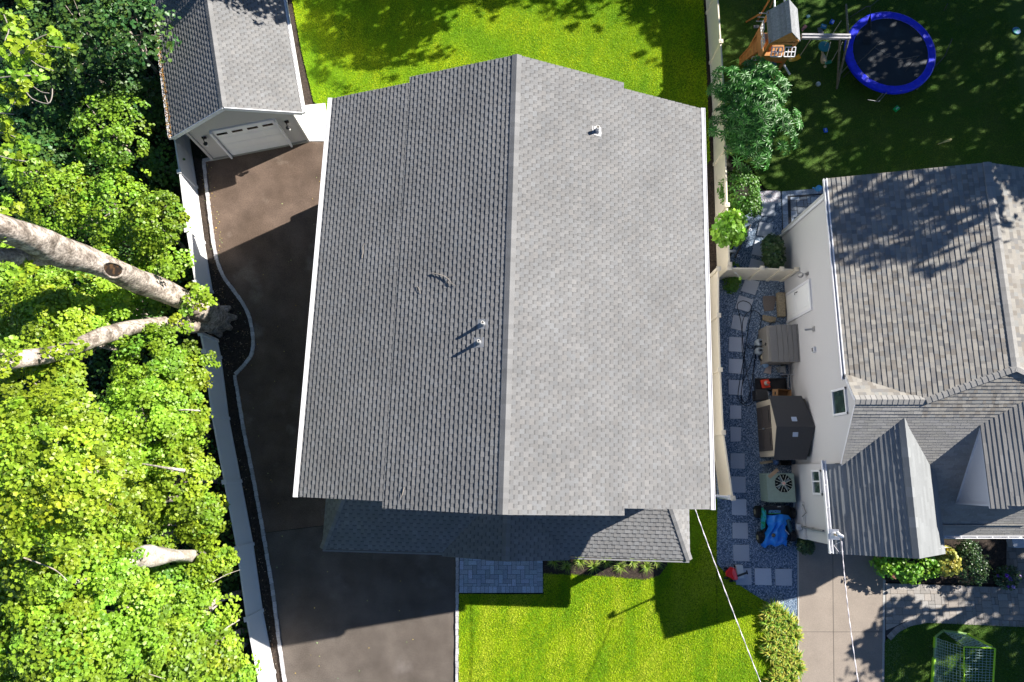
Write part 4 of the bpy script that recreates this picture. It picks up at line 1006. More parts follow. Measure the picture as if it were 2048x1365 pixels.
for a, L, r in ((-.5, .55, .2), (.1, .7, .2), (.75, .5, .19), (1.5, .35, .16), (-1.2, .5, .18), (2.6, .4, .13)):
    d = Vector((math.cos(a), math.sin(a), 0)); mb.tube([B0+d*.25+Vector((0, 0, .45)), B0+d*.55+Vector((0, 0, .14)), B0+d*(.5+L*.55)+Vector((0, 0, .0))], [r*1.4, r, r*.4], 10, jit=.08)
mb.build('trunk', bark, big, smooth=True)
mb = MB(); A = limb_pts([(418, 634, 1.2), (395, 612, 1.9), (345, 590, 3.2), (270, 560, 5.0), (200, 530, 7.0), (120, 502, 9.0), (40, 470, 10.8), (-70, 430, 12.5)])
lumpy(mb, A, [.36, .40, .39, .37, .39, .40, .35, .33], 22, lump=.09, rough=.03)
lumpy(mb, limb_pts([(140, 508, 8.4), (80, 512, 9.2), (20, 516, 10.2), (-60, 518, 11.2)]), [.26, .27, .25, .22], 16)
la = mb.build('limb', bark, big, smooth=True)
mb = MB(); lumpy(mb, limb_pts([(424, 645, 1.1), (395, 650, 1.8), (340, 648, 2.7), (270, 655, 4.1), (205, 672, 5.6), (140, 700, 6.8), (60, 716, 8.0), (-60, 735, 9.4)]), [.34, .31, .27, .25, .25, .26, .23, .22], 18, lump=.10, rough=.03)
mb.build('limb', bark, big, smooth=True)
# knot hole
ax = (A[5]-A[3]).normalized(); vc = (Vector((0, 0, CAMH))-A[4]).normalized(); upn = (vc-ax*vc.dot(ax)).normalized(); sx_ = ax.cross(upn); H0 = A[4]+upn*.41
mb = MB(); nseg = 28
prof = [(1.22, -.16), (1.15, -.02), (1.0, .05), (.86, .045), (.78, -.02), (.70, -.14)]
for j, (s, h) in enumerate(prof):
    for k in range(nseg):
        a = 2*math.pi*k/nseg; w_ = 1+.05*math.sin(3*a+j*.2); mb.v.append(tuple(H0+ax*math.cos(a)*.60*s*w_+sx_*math.sin(a)*.235*s*w_+upn*h))
for j in range(len(prof)-1):
    for k in range(nseg):
        a = j*nseg+k; b = j*nseg+(k+1) % nseg; mb.f.append([a, b, b+nseg, a+nseg]); mb.mi.append(0); mb.c.append((1, 1, 1))
kh = mb.build('knot_rim', bark, la, smooth=True)
mb = MB(); mb.poly([H0+ax*math.cos(2*math.pi*k/24)*.50+sx_*math.sin(2*math.pi*k/24)*.19+upn*.02 for k in range(24)]); mb.build('knot_hole', mat('dark_hollow', (.02, .012, .008), .95, col2=(.10, .05, .02), vscale=6, thr=(.5, .62)), la)
# leaf sprays of the forked tree: sprouts at the fork, twigs overhanging from the left
cl = [(395, 585, 3.6), (410, 592, 3.4), (380, 600, 3.6), (400, 610, 3.2), (372, 618, 3.4), (420, 600, 3.0), (352, 640, 3.6), (372, 655, 3.0), (345, 665, 3.2), (388, 575, 3.2), (405, 578, 3), (335, 540, 4.6), (240, 678, 5.0), (150, 690, 7.3), (125, 705, 7.6), (100, 700, 8), (165, 700, 6.8), (20, 715, 9), (0, 740, 9), (140, 735, 7), (20, 690, 9), (0, 460, 11.6), (10, 540, 11), (50, 535, 10)]
C = np.array([tuple(W(*c)) for c in cl]); parts = [sprays(C, np.tile([.3, .1, 1.0], (len(C), 1)), 42, .24, .12, MAPLE, flat=.5, warm=.1)]
ov = [(8, 28, 12), (40, 42, 12), (18, 60, 12.2), (45, 72, 12), (84, 92, 12), (104, 66, 12), (112, 84, 12), (140, 97, 12), (62, 108, 12), (92, 122, 11.8), (30, 120, 12), (8, 100, 12.4), (12, 150, 12), (36, 152, 12), (76, 152, 11.8), (38, 198, 11.8), (45, 5, 12), (8, 178, 11.8), (60, 95, 12.2), (25, 90, 12.4), (45, 170, 12),
      (8, 255, 11), (20, 272, 11), (42, 282, 11), (10, 300, 11), (40, 318, 11), (66, 328, 11), (90, 332, 10.8), (15, 325, 11), (40, 345, 11), (4, 240, 11), (20, 345, 11), (5, 215, 11), (60, 300, 11),
      (10, 400, 10.5), (0, 425, 10.5), (30, 415, 10.2)]
C2 = np.array([tuple(W(*c)) for c in ov]); parts.append(sprays(C2, np.tile([.2, -.2, 1.0], (len(C2), 1)), 30, .17, .125, MAPLE, flat=.5, warm=.12, base=(1.1, 1.08, 1.0), droop=.6))
leaves_obj('crown', parts, leafA, big)
mb = MB()
def twig(L, r):
    mb = MB(); mb.tube(smooth3([W(*p) for p in L], 3), r, 5, jit=.1); mb.build('twig', twigm, big)
twig([(-60, 150, 12), (0, 119, 12), (25, 112, 12), (50, 102, 12)], .035); twig([(50, 102, 12), (85, 92, 12), (112, 95, 12), (140, 97, 12)], .014)
twig([(25, 112, 12), (10, 85, 12.2), (18, 60, 12.2), (8, 30, 12)], .012); twig([(50, 102, 12), (70, 80, 12), (104, 66, 12)], .012); twig([(20, 112, 12), (60, 105, 12), (90, 110, 12)], .012)
twig([(-40, 160, 12), (10, 155, 12), (36, 152, 12), (76, 152, 11.8)], .016); twig([(58, 118, 12), (80, 133, 11.9), (108, 142, 11.8)], .010)
twig([(50, 180, 11.8), (65, 198, 11.8), (95, 208, 11.8), (104, 195, 11.8), (105, 178, 11.8)], .013); twig([(65, 172, 11.8), (82, 184, 11.8), (98, 187, 11.8)], .010); twig([(97, 208, 11.8), (90, 192, 11.8)], .009)
twig([(-20, 225, 11.5), (28, 229, 11.5)], .012); twig([(-40, 300, 11), (15, 317, 11), (60, 325, 11), (90, 331, 10.8)], .018); twig([(-20, 262, 11), (20, 270, 11), (42, 282, 11)], .012); twig([(30, 205, 11.8), (15, 222, 11.6)], .012)

# bleached dead trunk and loose pale branches in the canopy
dt = thing('dead_trunk', 'bleached broken dead trunk leaning among the maples at the lower left', 'dead tree', tuple(W(400, 1115, 0)))
mb = MB(); lumpy(mb, [W(420, 1112, 2.0), W(392, 1114, 3.8), W(350, 1112, 4.9), W(300, 1112, 5.9), W(258, 1126, 6.6), W(222, 1148, 7.1)], [.12, .17, .22, .27, .25, .10], 14, lump=.2, rough=.06)
mb.tube([W(258, 1126, 6.5), W(200, 1155, 7.0), W(150, 1166, 7.8)], [.14, .1, .05], 8, jit=.2)
mb.tube([W(420, 1112, 2.0), W(405, 1114, .8), W(402, 1115, -.1)], [.18, .22, .26], 12)
mb.build('trunk', deadw, dt, smooth=True)
def stray(L, r, label, group='pale broken branches among the trees'):
    mb = MB(); mb.tube(smooth3([W(*p) for p in L], 3), [r*(1-.6*i/((len(L)-1)*3)) for i in range((len(L)-1)*3+1)], 6, jit=.15)
    return single(mb, 'broken_branch', deadw, label, 'branch', group=group, loc=tuple(W(*L[0])))
stray([(370, 942, 5.3), (345, 938, 5.5), (320, 934, 5.5), (285, 928, 5.4)], .055, 'pale broken branch lying on a maple beside the white fence')
stray([(400, 822, 4.6), (372, 820, 4.9), (345, 822, 4.9), (328, 830, 4.8)], .03, 'thin pale branch sticking out of the maple towards the white fence')
stray([(478, 1240, 3.5), (455, 1255, 4.2), (440, 1265, 4.4)], .03, 'pale broken stub near the fence above the bottom maples')
stray([(262, 1290, 6), (262, 1325, 6.2), (258, 1350, 6.4)], .03, 'thin upright bare twig near the bottom edge of the wood')
stray([(262, 1325, 6.2), (290, 1345, 6.3), (330, 1358, 6.3)], .025, 'thin bare twig leaning right at the bottom edge of the wood')
stray([(0, 1100, 9.6), (60, 1120, 9.4), (110, 1140, 9.2), (135, 1162, 9)], .022, 'long thin arching twig over the lower left treetops')
stray([(0, 1092, 9.6), (70, 1093, 9.4), (130, 1082, 9.2)], .018, 'long thin straight twig reaching in from the left edge')
stray([(425, 1165, 4.6), (452, 1150, 4.2), (480, 1140, 3.6)], .015, 'thin bare twig between the small rounded maple and the fence')
stray([(0, 1018, 10), (30, 1010, 10), (55, 1000, 10)], .03, 'short pale branch at the left edge under the tallest crown')

# shrubs on the neighbour's side
def shrub(u, v, zt, r, label, m, seed, leaf, per, tmpl, n, spread=.2, name='shrub', cat='shrub', rf=(1, 1, .8), group=None, warm=.1, inner=.5, tilt=.5, extra=None, flat=.35):
    top = W(u, v, zt); c = Vector((top.x, top.y, zt-r*rf[2]*.85)); t = thing(name, label, cat, (c.x, c.y, 0), 0, group)
    P, N = shell(tuple(c), (r*rf[0], r*rf[1], r*rf[2]), n, top=.3, inner=inner, lump=.2, seed=seed)
    P[:, 2] = np.maximum(P[:, 2], .06)
    leaves_obj('foliage', [sprays(P, N, per, spread, leaf, tmpl, warm=warm, tilt=tilt, flat=flat)], m, t)
    mb = MB(); rs = random.Random(seed)
    for k in range(10):
        q = Vector(P[rs.randrange(len(P))]); mb.tube([(c.x+rs.uniform(-.08, .08), c.y+rs.uniform(-.08, .08), -.02), ((c.x+q.x)/2, (c.y+q.y)/2, q.z*.6), q], [.025, .018, .008], 5)
    mb.build('stems', bark, t)
    if extra: extra(t, P)
    return t
# whorled leaves of the big shrub
def whorls(P, N, nl, L, tone=.12):
    C = np.asarray(P); NN = N/np.linalg.norm(N, axis=1, keepdims=True); m_ = len(C); idx = np.repeat(np.arange(m_), nl)
    ref = np.tile([1.0, 0, .1], (m_, 1)); A = np.cross(ref, NN); A /= np.linalg.norm(A, axis=1, keepdims=True); B = np.cross(NN, A)
    a = (np.tile(np.arange(nl), m_)/nl*2*np.pi+np.repeat(RNG.random(m_)*6, nl)); L_ = L*RNG.uniform(.75, 1.15, len(idx))
    D = A[idx]*np.cos(a)[:, None]+B[idx]*np.sin(a)[:, None]; S = np.cross(NN[idx], D); w_ = L_*.13
    up = NN[idx]; c = C[idx]
    V = np.stack([c+D*.01, c+D*(L_*.55)[:, None]+S*w_[:, None]+up*(L_*.16)[:, None], c+D*L_[:, None]-up*(L_*.05)[:, None], c+D*(L_*.55)[:, None]-S*w_[:, None]+up*(L_*.16)[:, None]], 1).reshape(-1, 3)
    b = np.arange(len(idx))*4; F = [b[:, None]+np.array([[0, 1, 2]]), b[:, None]+np.array([[0, 2, 3]])]
    tn = np.clip(RNG.normal(1, .15, (m_, 1))[idx]*RNG.normal(1, tone, (len(idx), 1)), .5, 1.6)*np.ones((1, 3)); return V, F, tn
t0 = thing('large_shrub', 'large glossy shrub with star shaped leaf whorls leaning over the cream fence', 'shrub', tuple(W(1505, 225, 0)), 0)
cc = W(1505, 226, 1.9); P, N = shell(tuple(cc), (1.15, 1.35, 1.25), 130, top=.1, inner=.6, lump=.3, seed=5)
P2_, N2_ = shell(tuple(cc), (1.0, 1.2, .9), 60, top=.2, inner=.3, lump=.2, seed=6)
WP = [whorls(P, N, 11, .30), whorls(P2_, N2_, 10, .26)]
for q_, (du, dv, dz, rr, nn) in enumerate(((-40, -50, .0, .8, 46), (38, -48, .1, .8, 46), (42, 32, -.1, .9, 50), (-8, 70, -.2, .85, 46), (-45, 22, -.1, .75, 40), (5, -66, -.1, .7, 36), (0, 20, .3, .9, 50))):
    c9 = W(1505+du, 226+dv, 1.9+dz); P9, N9 = shell(tuple(c9), (rr, rr*1.05, rr*.8), nn, top=.2, inner=.6, lump=.3, seed=60+q_); WP.append(whorls(P9, N9, 10, .28))
leaves_obj('foliage', WP, leafS, t0)
mb = MB()
for k in range(16):
    q = Vector(P[k*7]); mb.tube([(cc.x+random.uniform(-.2, .2), cc.y+random.uniform(-.2, .2), -.02), (cc.x*.6+q.x*.4, cc.y*.6+q.y*.4, 1.0), q], [.04, .03, .01], 6)
mb.build('stems', bark, t0)
leafG = leaf_mat('bright_broad_leaf', (0.20, 0.42, 0.03), .3); leafK = leaf_mat('dark_glossy_leaf', (0.05, 0.10, 0.03), .1, .3)
leafV = leaf_mat('vine_leaf', (0.09, 0.22, 0.025), .25); leafY = leaf_mat('golden_leaf', (0.42, 0.40, 0.07), .25)
shrub(1490, 370, 1.7, .85, 'dark green vine covered shrub under the large glossy shrub beside the fence', leafV, 21, .08, 26, ROUND, 110, rf=(.9, 1.1, .8))
shrub(1505, 408, 1.1, .45, 'small leafy bush spilling over the white gravel and first stepping stone', leafV, 22, .075, 24, ROUND, 50)
shrub(1467, 448, 1.9, .62, 'bright green broad leaved shrub hanging over the cream fence', leafG, 23, .2, 10, MAPLE, 75, rf=(.95, 1.15, .8), spread=.22)
shrub(1553, 500, 1.15, .42, 'dense dark evergreen bush against the pale wall beside the stepping stones', leafK, 24, .09, 30, ROUND, 130, rf=(.95, 1.75, .9), spread=.16)
shrub(1468, 538, .5, .3, 'small leafy plant in the fence corner above the short gate panel', leafV, 25, .08, 20, ROUND, 30)
shrub(1465, 563, .45, .32, 'small leafy plant in the fence corner just below the short gate panel', leafV, 26, .08, 20, ROUND, 30)
shrub(1616, 1094, .5, .32, 'small round dark bush at the corner of the neighbouring wall', leafK, 27, .05, 30, ROUND, 70, spread=.1)
def blooms(cols, nb_, r):
    def f(t, P):
        idx = RNG.choice(len(P), min(nb_, len(P)), replace=False); C_ = P[idx]+np.array([0, 0, .05])
        for j, i in enumerate(range(0, len(C_))):
            o = leaves_obj('flower', [sprays(C_[i:i+1], np.array([[0, -.2, 1.0]]), 26, r, .05, ROUND, flat=.6, base=cols[j % len(cols)], warm=.05)], leaf_mat('petal', (.9, .9, .9), .2), t)
    return f
shrub(1835, 1128, 1.0, .85, 'sunlit hydrangea bush with pale pink blooms under the front gable', leafG, 28, .11, 18, ROUND, 120, rf=(1.5, .75, .7), extra=blooms([(.6, .3, .22), (.65, .42, .34)], 9, .09))
shrub(1898, 1122, 1.0, .5, 'yellow green bush at the right end of the hydrangea bed', leafY, 29, .11, 18, ROUND, 60, rf=(1.1, 1, .8))
shrub(1955, 1128, .9, .7, 'dark leafless looking bush in shade beside the hydrangea bed', leafK, 30, .06, 30, ROUND, 90, rf=(.9, 1.2, .7))
shrub(2025, 1160, .6, .42, 'dark flower clump with purple blooms beside the paver walk', leafK, 31, .07, 20, ROUND, 40, extra=blooms([(.22, .06, .6), (.4, .3, .7)], 7, .06))
def blades(c, n, L, wd, cols, arch=.9, seed=0, rise=.55):
    r = np.random.default_rng(seed); a = r.random(n)*2*np.pi; L_ = L*r.uniform(.6, 1.1, n); e = r.uniform(.25, 1.0, n)
    D = np.stack([np.cos(a), np.sin(a), 0*a], 1); S = np.stack([-np.sin(a), np.cos(a), 0*a], 1); pts = []; segs = 5
    for k in range(segs+1):
        t = k/segs; rr = L_*(t*e); zz = L_*rise*(1-e*.35)*np.sin(np.minimum(t*1.9, 2.6))*(1.0)-L_*.25*e*t*t
        w_ = wd*(1-t)**.6*(.5+.5*min(1, t*4)); cpt = np.array(c)[None, :]+D*(rr+.02)[:, None]+np.array([0, 0, 1.0])[None, :]*np.maximum(zz, .01)[:, None]
        pts += [cpt-S*w_, cpt+S*w_]
    V = np.stack(pts, 1).reshape(-1, 3); b = np.arange(n)*(2*(segs+1)); F = [b[:, None]+np.array([[2*k, 2*k+1, 2*k+3, 2*k+2]]) for k in range(segs)]
    ci = r.integers(0, len(cols), n); tn = np.array(cols)[ci]*r.normal(1, .12, (n, 1)); return V, F, tn
liri = leaf_mat('strap_leaf', (.30, .40, .08), .25)
LU = [1107, 1133, 1160, 1187, 1213, 1240, 1266, 1292, 1312]
WHI = ['leftmost, beside the paver stoop', 'second from the paver stoop', 'third from the paver stoop', 'fourth from the paver stoop', 'middle one of the row', 'fourth from the right end', 'third from the right end', 'second from the right end', 'rightmost, at the end of the bed']
for i, u in enumerate(LU):
    p = W(u, 1122+(i % 2)*10, .05); t = thing('strap_leaf_clump', 'clump of arching striped leaves under the porch eave, '+WHI[i], 'plant', tuple(p), 0, 'arching leaf clumps along the front of the porch')
    leaves_obj('foliage', [blades((p.x, p.y, .05), 90, .42, .011, [(1, 1, 1), (1.5, 1.35, 1.3), (.5, .7, .4), (.8, .9, .5)], seed=50+i)], liri, t)
gold = leaf_mat('golden_strap_leaf', (.42, .46, .06), .3)
GW = ['topmost, beside the gravel', 'second from the gravel', 'third from the gravel', 'fourth from the gravel', 'at the bottom edge of the picture']
for i, (u, v, s) in enumerate([(1545, 1232, .62), (1570, 1258, .66), (1550, 1292, .66), (1574, 1322, .66), (1560, 1362, .7)]):
    p = W(u, v, .03); t = thing('golden_clump', 'golden leafy clump beside the concrete drive, '+GW[i], 'plant', tuple(p), 0, 'golden clumps between the lawn and the neighbouring drive')
    leaves_obj('foliage', [blades((p.x+dx_, p.y+dy_, .05), 150, s*.72, .034, [(1, 1, 1), (1.25, 1.05, 1.2), (.4, .75, .5), (.7, .95, .6)], seed=80+i*3+q, rise=.7) for q, (dx_, dy_) in enumerate(((-.22, .15), (.25, .1), (0, -.25), (-.25, -.2), (.28, -.22), (.02, .28), (.02, .02)))], gold, t)

# lawns: real blades over the turf sheets
def in_poly(X, Y, P):
    c = np.zeros(len(X), bool); n = len(P); j = n-1
    for i in range(n):
        xi, yi = P[i][0], P[i][1]; xj, yj = P[j][0], P[j][1]
        c ^= ((yi > Y) != (yj > Y)) & (X < (xj-xi)*(Y-yi)/(yj-yi+1e-12)+xi); j = i
    return c
def grass(poly, dens, m, label, h=.045, wdt=.022, seed=1, cols=((1, 1, 1), (1.28, 1.10, 4.5), (.55, .78, .9)), box=None, stripes=0.0):
    r = np.random.default_rng(seed); xs = [p[0] for p in poly]; ys = [p[1] for p in poly]
    x0, x1, y0, y1 = (max(min(xs), -22), min(max(xs), 22), max(min(ys), -8.3), min(max(ys), 21.3))
    n = int((x1-x0)*(y1-y0)*dens); X = r.uniform(x0, x1, n); Y = r.uniform(y0, y1, n); k = in_poly(X, Y, poly); X, Y = X[k], Y[k]; n = len(X)
    f = np.zeros(n)
    for q in range(7):
        fx_, fy_ = r.normal(0, 1.3*(1.45**q)**.9, 2); f += np.sin(X*fx_+Y*fy_+r.random()*6)/(1.25**q)
    f = f/1.9+r.normal(0, .42, n)+stripes*(np.sin(X*5.2)*.6+.3*np.sin(X*11+Y))
    cols = np.array(cols); tn = np.where((f > .55)[:, None], cols[1], np.where((f < -.5)[:, None], cols[2], cols[0]))*r.normal(1, .14, (n, 1)).clip(.5, 1.6)
    a = r.random(n)*2*np.pi; D = np.stack([np.cos(a), np.sin(a)], 1); S = np.stack([-np.sin(a), np.cos(a)], 1); L_ = h*r.uniform(.6, 1.4, n); ln = r.uniform(.4, 1.3, n)*h
    z0 = .038; c = np.stack([X, Y], 1)
    A = np.concatenate([c-S*wdt/2, np.full((n, 1), z0)], 1); B = np.concatenate([c+S*wdt/2, np.full((n, 1), z0)], 1); T = np.concatenate([c+D*ln[:, None], (z0+L_*.8)[:, None]], 1)
    V = np.stack([A, B, T], 1).reshape(-1, 3); o = np_mesh('grass', V, [np.arange(n*3).reshape(-1, 3)], [tn], m); tag(o, label, kind='stuff'); return o
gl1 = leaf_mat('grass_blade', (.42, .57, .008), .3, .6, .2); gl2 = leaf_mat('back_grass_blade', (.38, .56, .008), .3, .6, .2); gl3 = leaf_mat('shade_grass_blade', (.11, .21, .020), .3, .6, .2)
grass(LAWN_F, 1800, gl1, 'short bright green front lawn with straw coloured patches', seed=2, stripes=.7)
grass(LAWN_S, 1400, gl1, 'strip of patchy grass between the front lawn and the golden clumps', seed=3)
grass(LAWN_B, 1500, gl2, 'mown bright green lawn behind the big house', seed=4, stripes=.5, cols=((1, 1, 1), (1.35, 1.12, 1.3), (.62, .8, .9)))
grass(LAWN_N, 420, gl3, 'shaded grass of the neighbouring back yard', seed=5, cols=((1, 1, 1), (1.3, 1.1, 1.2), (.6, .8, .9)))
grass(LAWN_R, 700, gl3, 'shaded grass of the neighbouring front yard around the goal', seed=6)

# ============================================================ THE THINGS IN THE YARDS
# stepping stones
def stone(c4, label, th=.035):
    pts = P2(c4, .04); cx = sum(p[0] for p in pts)/4; cy = sum(p[1] for p in pts)/4; k = random.uniform(.88, 1.1)
    mb = MB(); mb.prism(ccw([(p[0]-cx, p[1]-cy) for p in pts]), 0, th, 0, (k, k, k*1.02), True)
    return single(mb, 'stepping_stone', stonec, label, 'stepping stone', group='square stepping stones in the gravel path', loc=None, bevel=.006), (cx, cy)
SS_ = [([(1524, 405), (1549, 405), (1549, 433), (1522, 432)], 'square stepping stone touching the white gravel, partly under the leafy bush'),
 ([(1519, 444), (1547, 449), (1542, 476), (1513, 471)], 'square stepping stone second from the white gravel'),
 ([(1510, 481), (1538, 488), (1532, 515), (1503, 509)], 'square stepping stone beside the dense evergreen bush'),
 ([(1502, 517), (1529, 525), (1524, 546), (1496, 540)], 'square stepping stone right behind the short gate panel'),
 ([(1491, 557), (1519, 564), (1510, 591), (1481, 582)], 'square stepping stone just in front of the short gate panel'),
 ([(1478, 591), (1507, 600), (1498, 625), (1470, 617)], 'stepping stone with a loop of black hose lying across it'),
 ([(1467, 630), (1496, 636), (1490, 664), (1461, 657)], 'square stepping stone below the one with the hose loop'),
 ([(1458, 674), (1488, 676), (1487, 705), (1457, 703)], 'square stepping stone left of the two gas tanks'),
 ([(1457, 718), (1485, 719), (1485, 749), (1457, 746)], 'square stepping stone left of the pale blue bucket'),
 ([(1457, 760), (1486, 761), (1486, 791), (1457, 789)], 'square stepping stone left of the orange traffic cone'),
 ([(1460, 811), (1482, 812), (1482, 838), (1460, 838)], 'worn dusty stepping stone half covered with gravel'),
 ([(1460, 854), (1482, 855), (1481, 883), (1461, 884)], 'round cornered stepping stone left of the brown shed'),
 ([(1461, 907), (1489, 907), (1489, 938), (1461, 937)], 'square stepping stone left of the lower end of the brown shed'),
 ([(1462, 953), (1491, 954), (1491, 986), (1462, 985)], 'square stepping stone left of the air conditioner, beside the fence end'),
 ([(1463, 999), (1492, 999), (1493, 1031), (1464, 1030)], 'square stepping stone left of the upper kart wheel'),
 ([(1465, 1046), (1495, 1046), (1496, 1078), (1465, 1077)], 'square stepping stone left of the lower kart wheel'),
 ([(1466, 1090), (1498, 1090), (1499, 1123), (1467, 1122)], 'square stepping stone just above the red toy mower'),
 ([(1471, 1137), (1502, 1137), (1503, 1170), (1472, 1170)], 'stepping stone with the red toy mower standing on it'),
 ([(1509, 1137), (1542, 1137), (1543, 1171), (1510, 1170)], 'middle stepping stone of the bottom row of three'),
 ([(1550, 1138), (1583, 1138), (1584, 1172), (1551, 1171)], 'stepping stone at the right end of the bottom row of three')]
for c4, lab in SS_:
    o, (cx, cy) = stone(c4, lab); o.location = (cx, cy, .024)
def flat_piece(name, uv, z0, z1, m, label, cat, group=None, **k):
    pts = P2(uv, z1); cx = sum(p[0] for p in pts)/len(pts); cy = sum(p[1] for p in pts)/len(pts)
    mb = MB(); mb.prism(ccw([(p[0]-cx, p[1]-cy) for p in pts]), 0, z1-z0, 0, (1, 1, 1), True); o = single(mb, name, m, label, cat, group, bevel=k.get('bevel', .008)); o.location = (cx, cy, z0); return o
rustst = mat('brown_flagstone', (.17, .145, .13), .9, grain=.2, gscale=40); buff = mat('buff_stone', (.30, .25, .17), .9, grain=.25, gscale=20)
flat_piece('flagstone', [(1526, 593), (1530, 592), (1548, 592), (1553, 596), (1547, 621), (1529, 623), (1526, 606)], .024, .07, rustst, 'dark brown uneven flagstone lying in front of the side door step', 'flagstone')
flat_piece('door_step', [(1555, 585), (1571, 585), (1572, 633), (1558, 633)], .02, .24, buff, 'narrow buff block step under the side door of the neighbouring house', 'step', bevel=.015)
flat_piece('flagstone', [(1526, 630), (1553, 635), (1550, 645), (1540, 645), (1525, 640)], .024, .1, buff, 'yellowish stone slab lying above the lidded storage box', 'flagstone')
flat_piece('brick_slab', [(1535, 732), (1543, 733), (1542, 749), (1527, 746)], .024, .06, mat('pink_stone', (.42, .36, .34), .9, grain=.1), 'pinkish paving slab between the pale bucket and the traffic cone', 'paving slab')
flat_piece('edging_stone', [(1460, 500), (1472, 500), (1471, 505), (1460, 505)], .02, .15, stonec, 'pale edging stone under the broad leaved shrub beside the fence', 'stone')
mb = MB(); a, b = W(1501, 450, .06), W(1470, 516, .06); mb.bar(a, b, .04, .12); single(mb, 'timber_edging', mat('weathered_timber', (.10, .09, .08), .9, grain=.2), 'dark timber edging board running beside the three round path lights', 'edging board', loc=tuple(a))
for u, v, lab in ((1501, 460, 'small round path light on gravel, upper of three along the timber edging'), (1492, 479, 'small round path light on gravel, middle of three along the timber edging'), (1477, 512, 'small round path light on gravel, lower of three along the timber edging')):
    p = W(u, v, .12); t = thing('path_light', lab, 'path light', (p.x, p.y, .02), 0, 'round path lights along the timber edging')
    mb = MB(); mb.lathe((0, 0, 0), [(.015, 0), (.015, .08)], 8); mb.build('stake', black, t, world=False)
    mb = MB(); mb.lathe((0, 0, .08), [(.06, 0), (.065, .012), (.055, .03)], 20); r_ = mb.build('lamp_head', mat('pale_lamp', (.6, .65, .75), .3), t, world=False)
    mb = MB(); mb.lathe((0, 0, .108), [(.028, 0), (.028, .006)], 14); mb.build('solar_cell', mat('solar_cell', (.03, .06, .12), .2), r_, world=False)
# lidded storage box
resin = mat('taupe_resin', (.26, .24, .21), .6, grain=.04); resl = mat('grey_resin', (.20, .195, .19), .5, grain=.04)
A = W(1538, 652, 1.0); 
sb = thing('storage_box', 'large taupe outdoor storage box with a ridged grey lid against the pale wall', 'storage box', (10.5, 4.92, 0))
mb = MB(); mb.box((10.48, 4.92, .50), (1.12, 1.42, .92)); mb.build('body', resin, sb, bevel=.02)
mb = MB()
for k in range(5): mb.box((10.40+k*.19, 4.92, .985+k*.012), (.178, 1.48, .06))
mb.prism([(10.02, 4.2), (10.30, 4.18), (10.30, 5.66), (10.02, 5.52)], .93, .985)
mb.build('lid', resl, sb, bevel=.012)
mb = MB(); mb.box((9.915, 4.92, .5), (.012, .02, .8)); mb.box((9.91, 4.92, .78), (.03, .12, .05)); mb.build('latch', black, sb)
# gas tanks
tankm = mat('white_tank', (.42, .47, .50), .35)
for u, v, lab in ((1521, 684, 'white gas tank beside the storage box, upper of two'), (1521, 701, 'white gas tank beside the storage box, lower of two')):
    p = W(u, v, .4); t = thing('gas_tank', lab, 'gas tank', (p.x, p.y, .02), 0, 'white gas tanks beside the storage box')
    mb = MB(); mb.lathe((0, 0, 0), [(.11, 0), (.12, .04), (.15, .09), (.155, .2), (.15, .28), (.11, .34), (.03, .37)], 22); mb.build('tank', tankm, t, world=False, smooth=True)
    mb = MB()
    for k in range(16):
        if k in (3, 4, 11): continue
        a0, a1 = 2*math.pi*k/16, 2*math.pi*(k+1)/16; mb.bar((.1*math.cos(a0), .1*math.sin(a0), .40), (.1*math.cos(a1), .1*math.sin(a1), .40), .012, .09)
    mb.build('collar', tankm, t, world=False)
    mb = MB(); mb.lathe((0, 0, .36), [(.025, 0), (.025, .05), (.035, .055), (.035, .08)], 10); mb.box((.04, 0, .39), (.05, .02, .02)); mb.build('valve', black, t, world=False)
p = W(1528, 715, .3); t = thing('hose_coil', 'tangled coil of tan and dark hose in a tub beside the gas tanks', 'hose coil', (p.x, p.y, .02))
mb = MB(); mb.lathe((0, 0, 0), [(.12, 0), (.16, .26), (.15, .26), (.11, .03)], 18); mb.build('tub', black, t, world=False)
mb = MB()
for k in range(3): mb.tube([(.11*math.cos(a*.5)*(1-.12*k), .12*math.sin(a*.5)*(1-.1*k), .24+.02*k+.012*math.sin(a+k)) for a in range(13)], .014, 6)
mb.build('hose', mat('tan_hose', (.45, .38, .27), .6), t, world=False)
p = W(1531, 730, .3); mb = MB(); mb.lathe((0, 0, 0), [(.09, 0), (.11, .26), (.118, .27), (.118, .285), (.0, .285)], 24)
o = single(mb, 'bucket', mat('pale_blue_lid', (.20, .32, .48), .45), 'pale blue lidded bucket below the hose coil', 'bucket'); o.location = (p.x, p.y, .02)
# gas grill remains beside the wall
p = W(1568, 740, .4); t = thing('hand_cart', 'dark metal cart with a grey motor below the storage box', 'cart', (p.x, p.y, .02))
met = mat('grey_cast_metal', (.22, .23, .24), .4, metal=.4)
mb = MB(); mb.box((-.1, .02, .3), (.2, .22, .22)); mb.lathe((-.22, .05, .3), [(.07, 0), (.07, .12), (.04, .14)], 12); mb.box((.02, 0, .34), (.06, .34, .2)); mb.build('motor', met, t, world=False, bevel=.01)
mb = MB(); mb.tube([(-.12, -.17, .25), (.35, -.2, .4), (.37, -.2, .42), (.37, .25, .42), (-.05, .25, .3)], .014, 6); mb.tube([(.2, -.2, .38), (.2, .25, .38)], .012, 6); mb.build('frame', steel, t, world=False)
mb = MB()
for s in (-1, 1): mb.tube([(.1, s*.2, .12), (.1, s*.24, .12)], .12, 16)
mb.build('wheels', black, t, world=False)
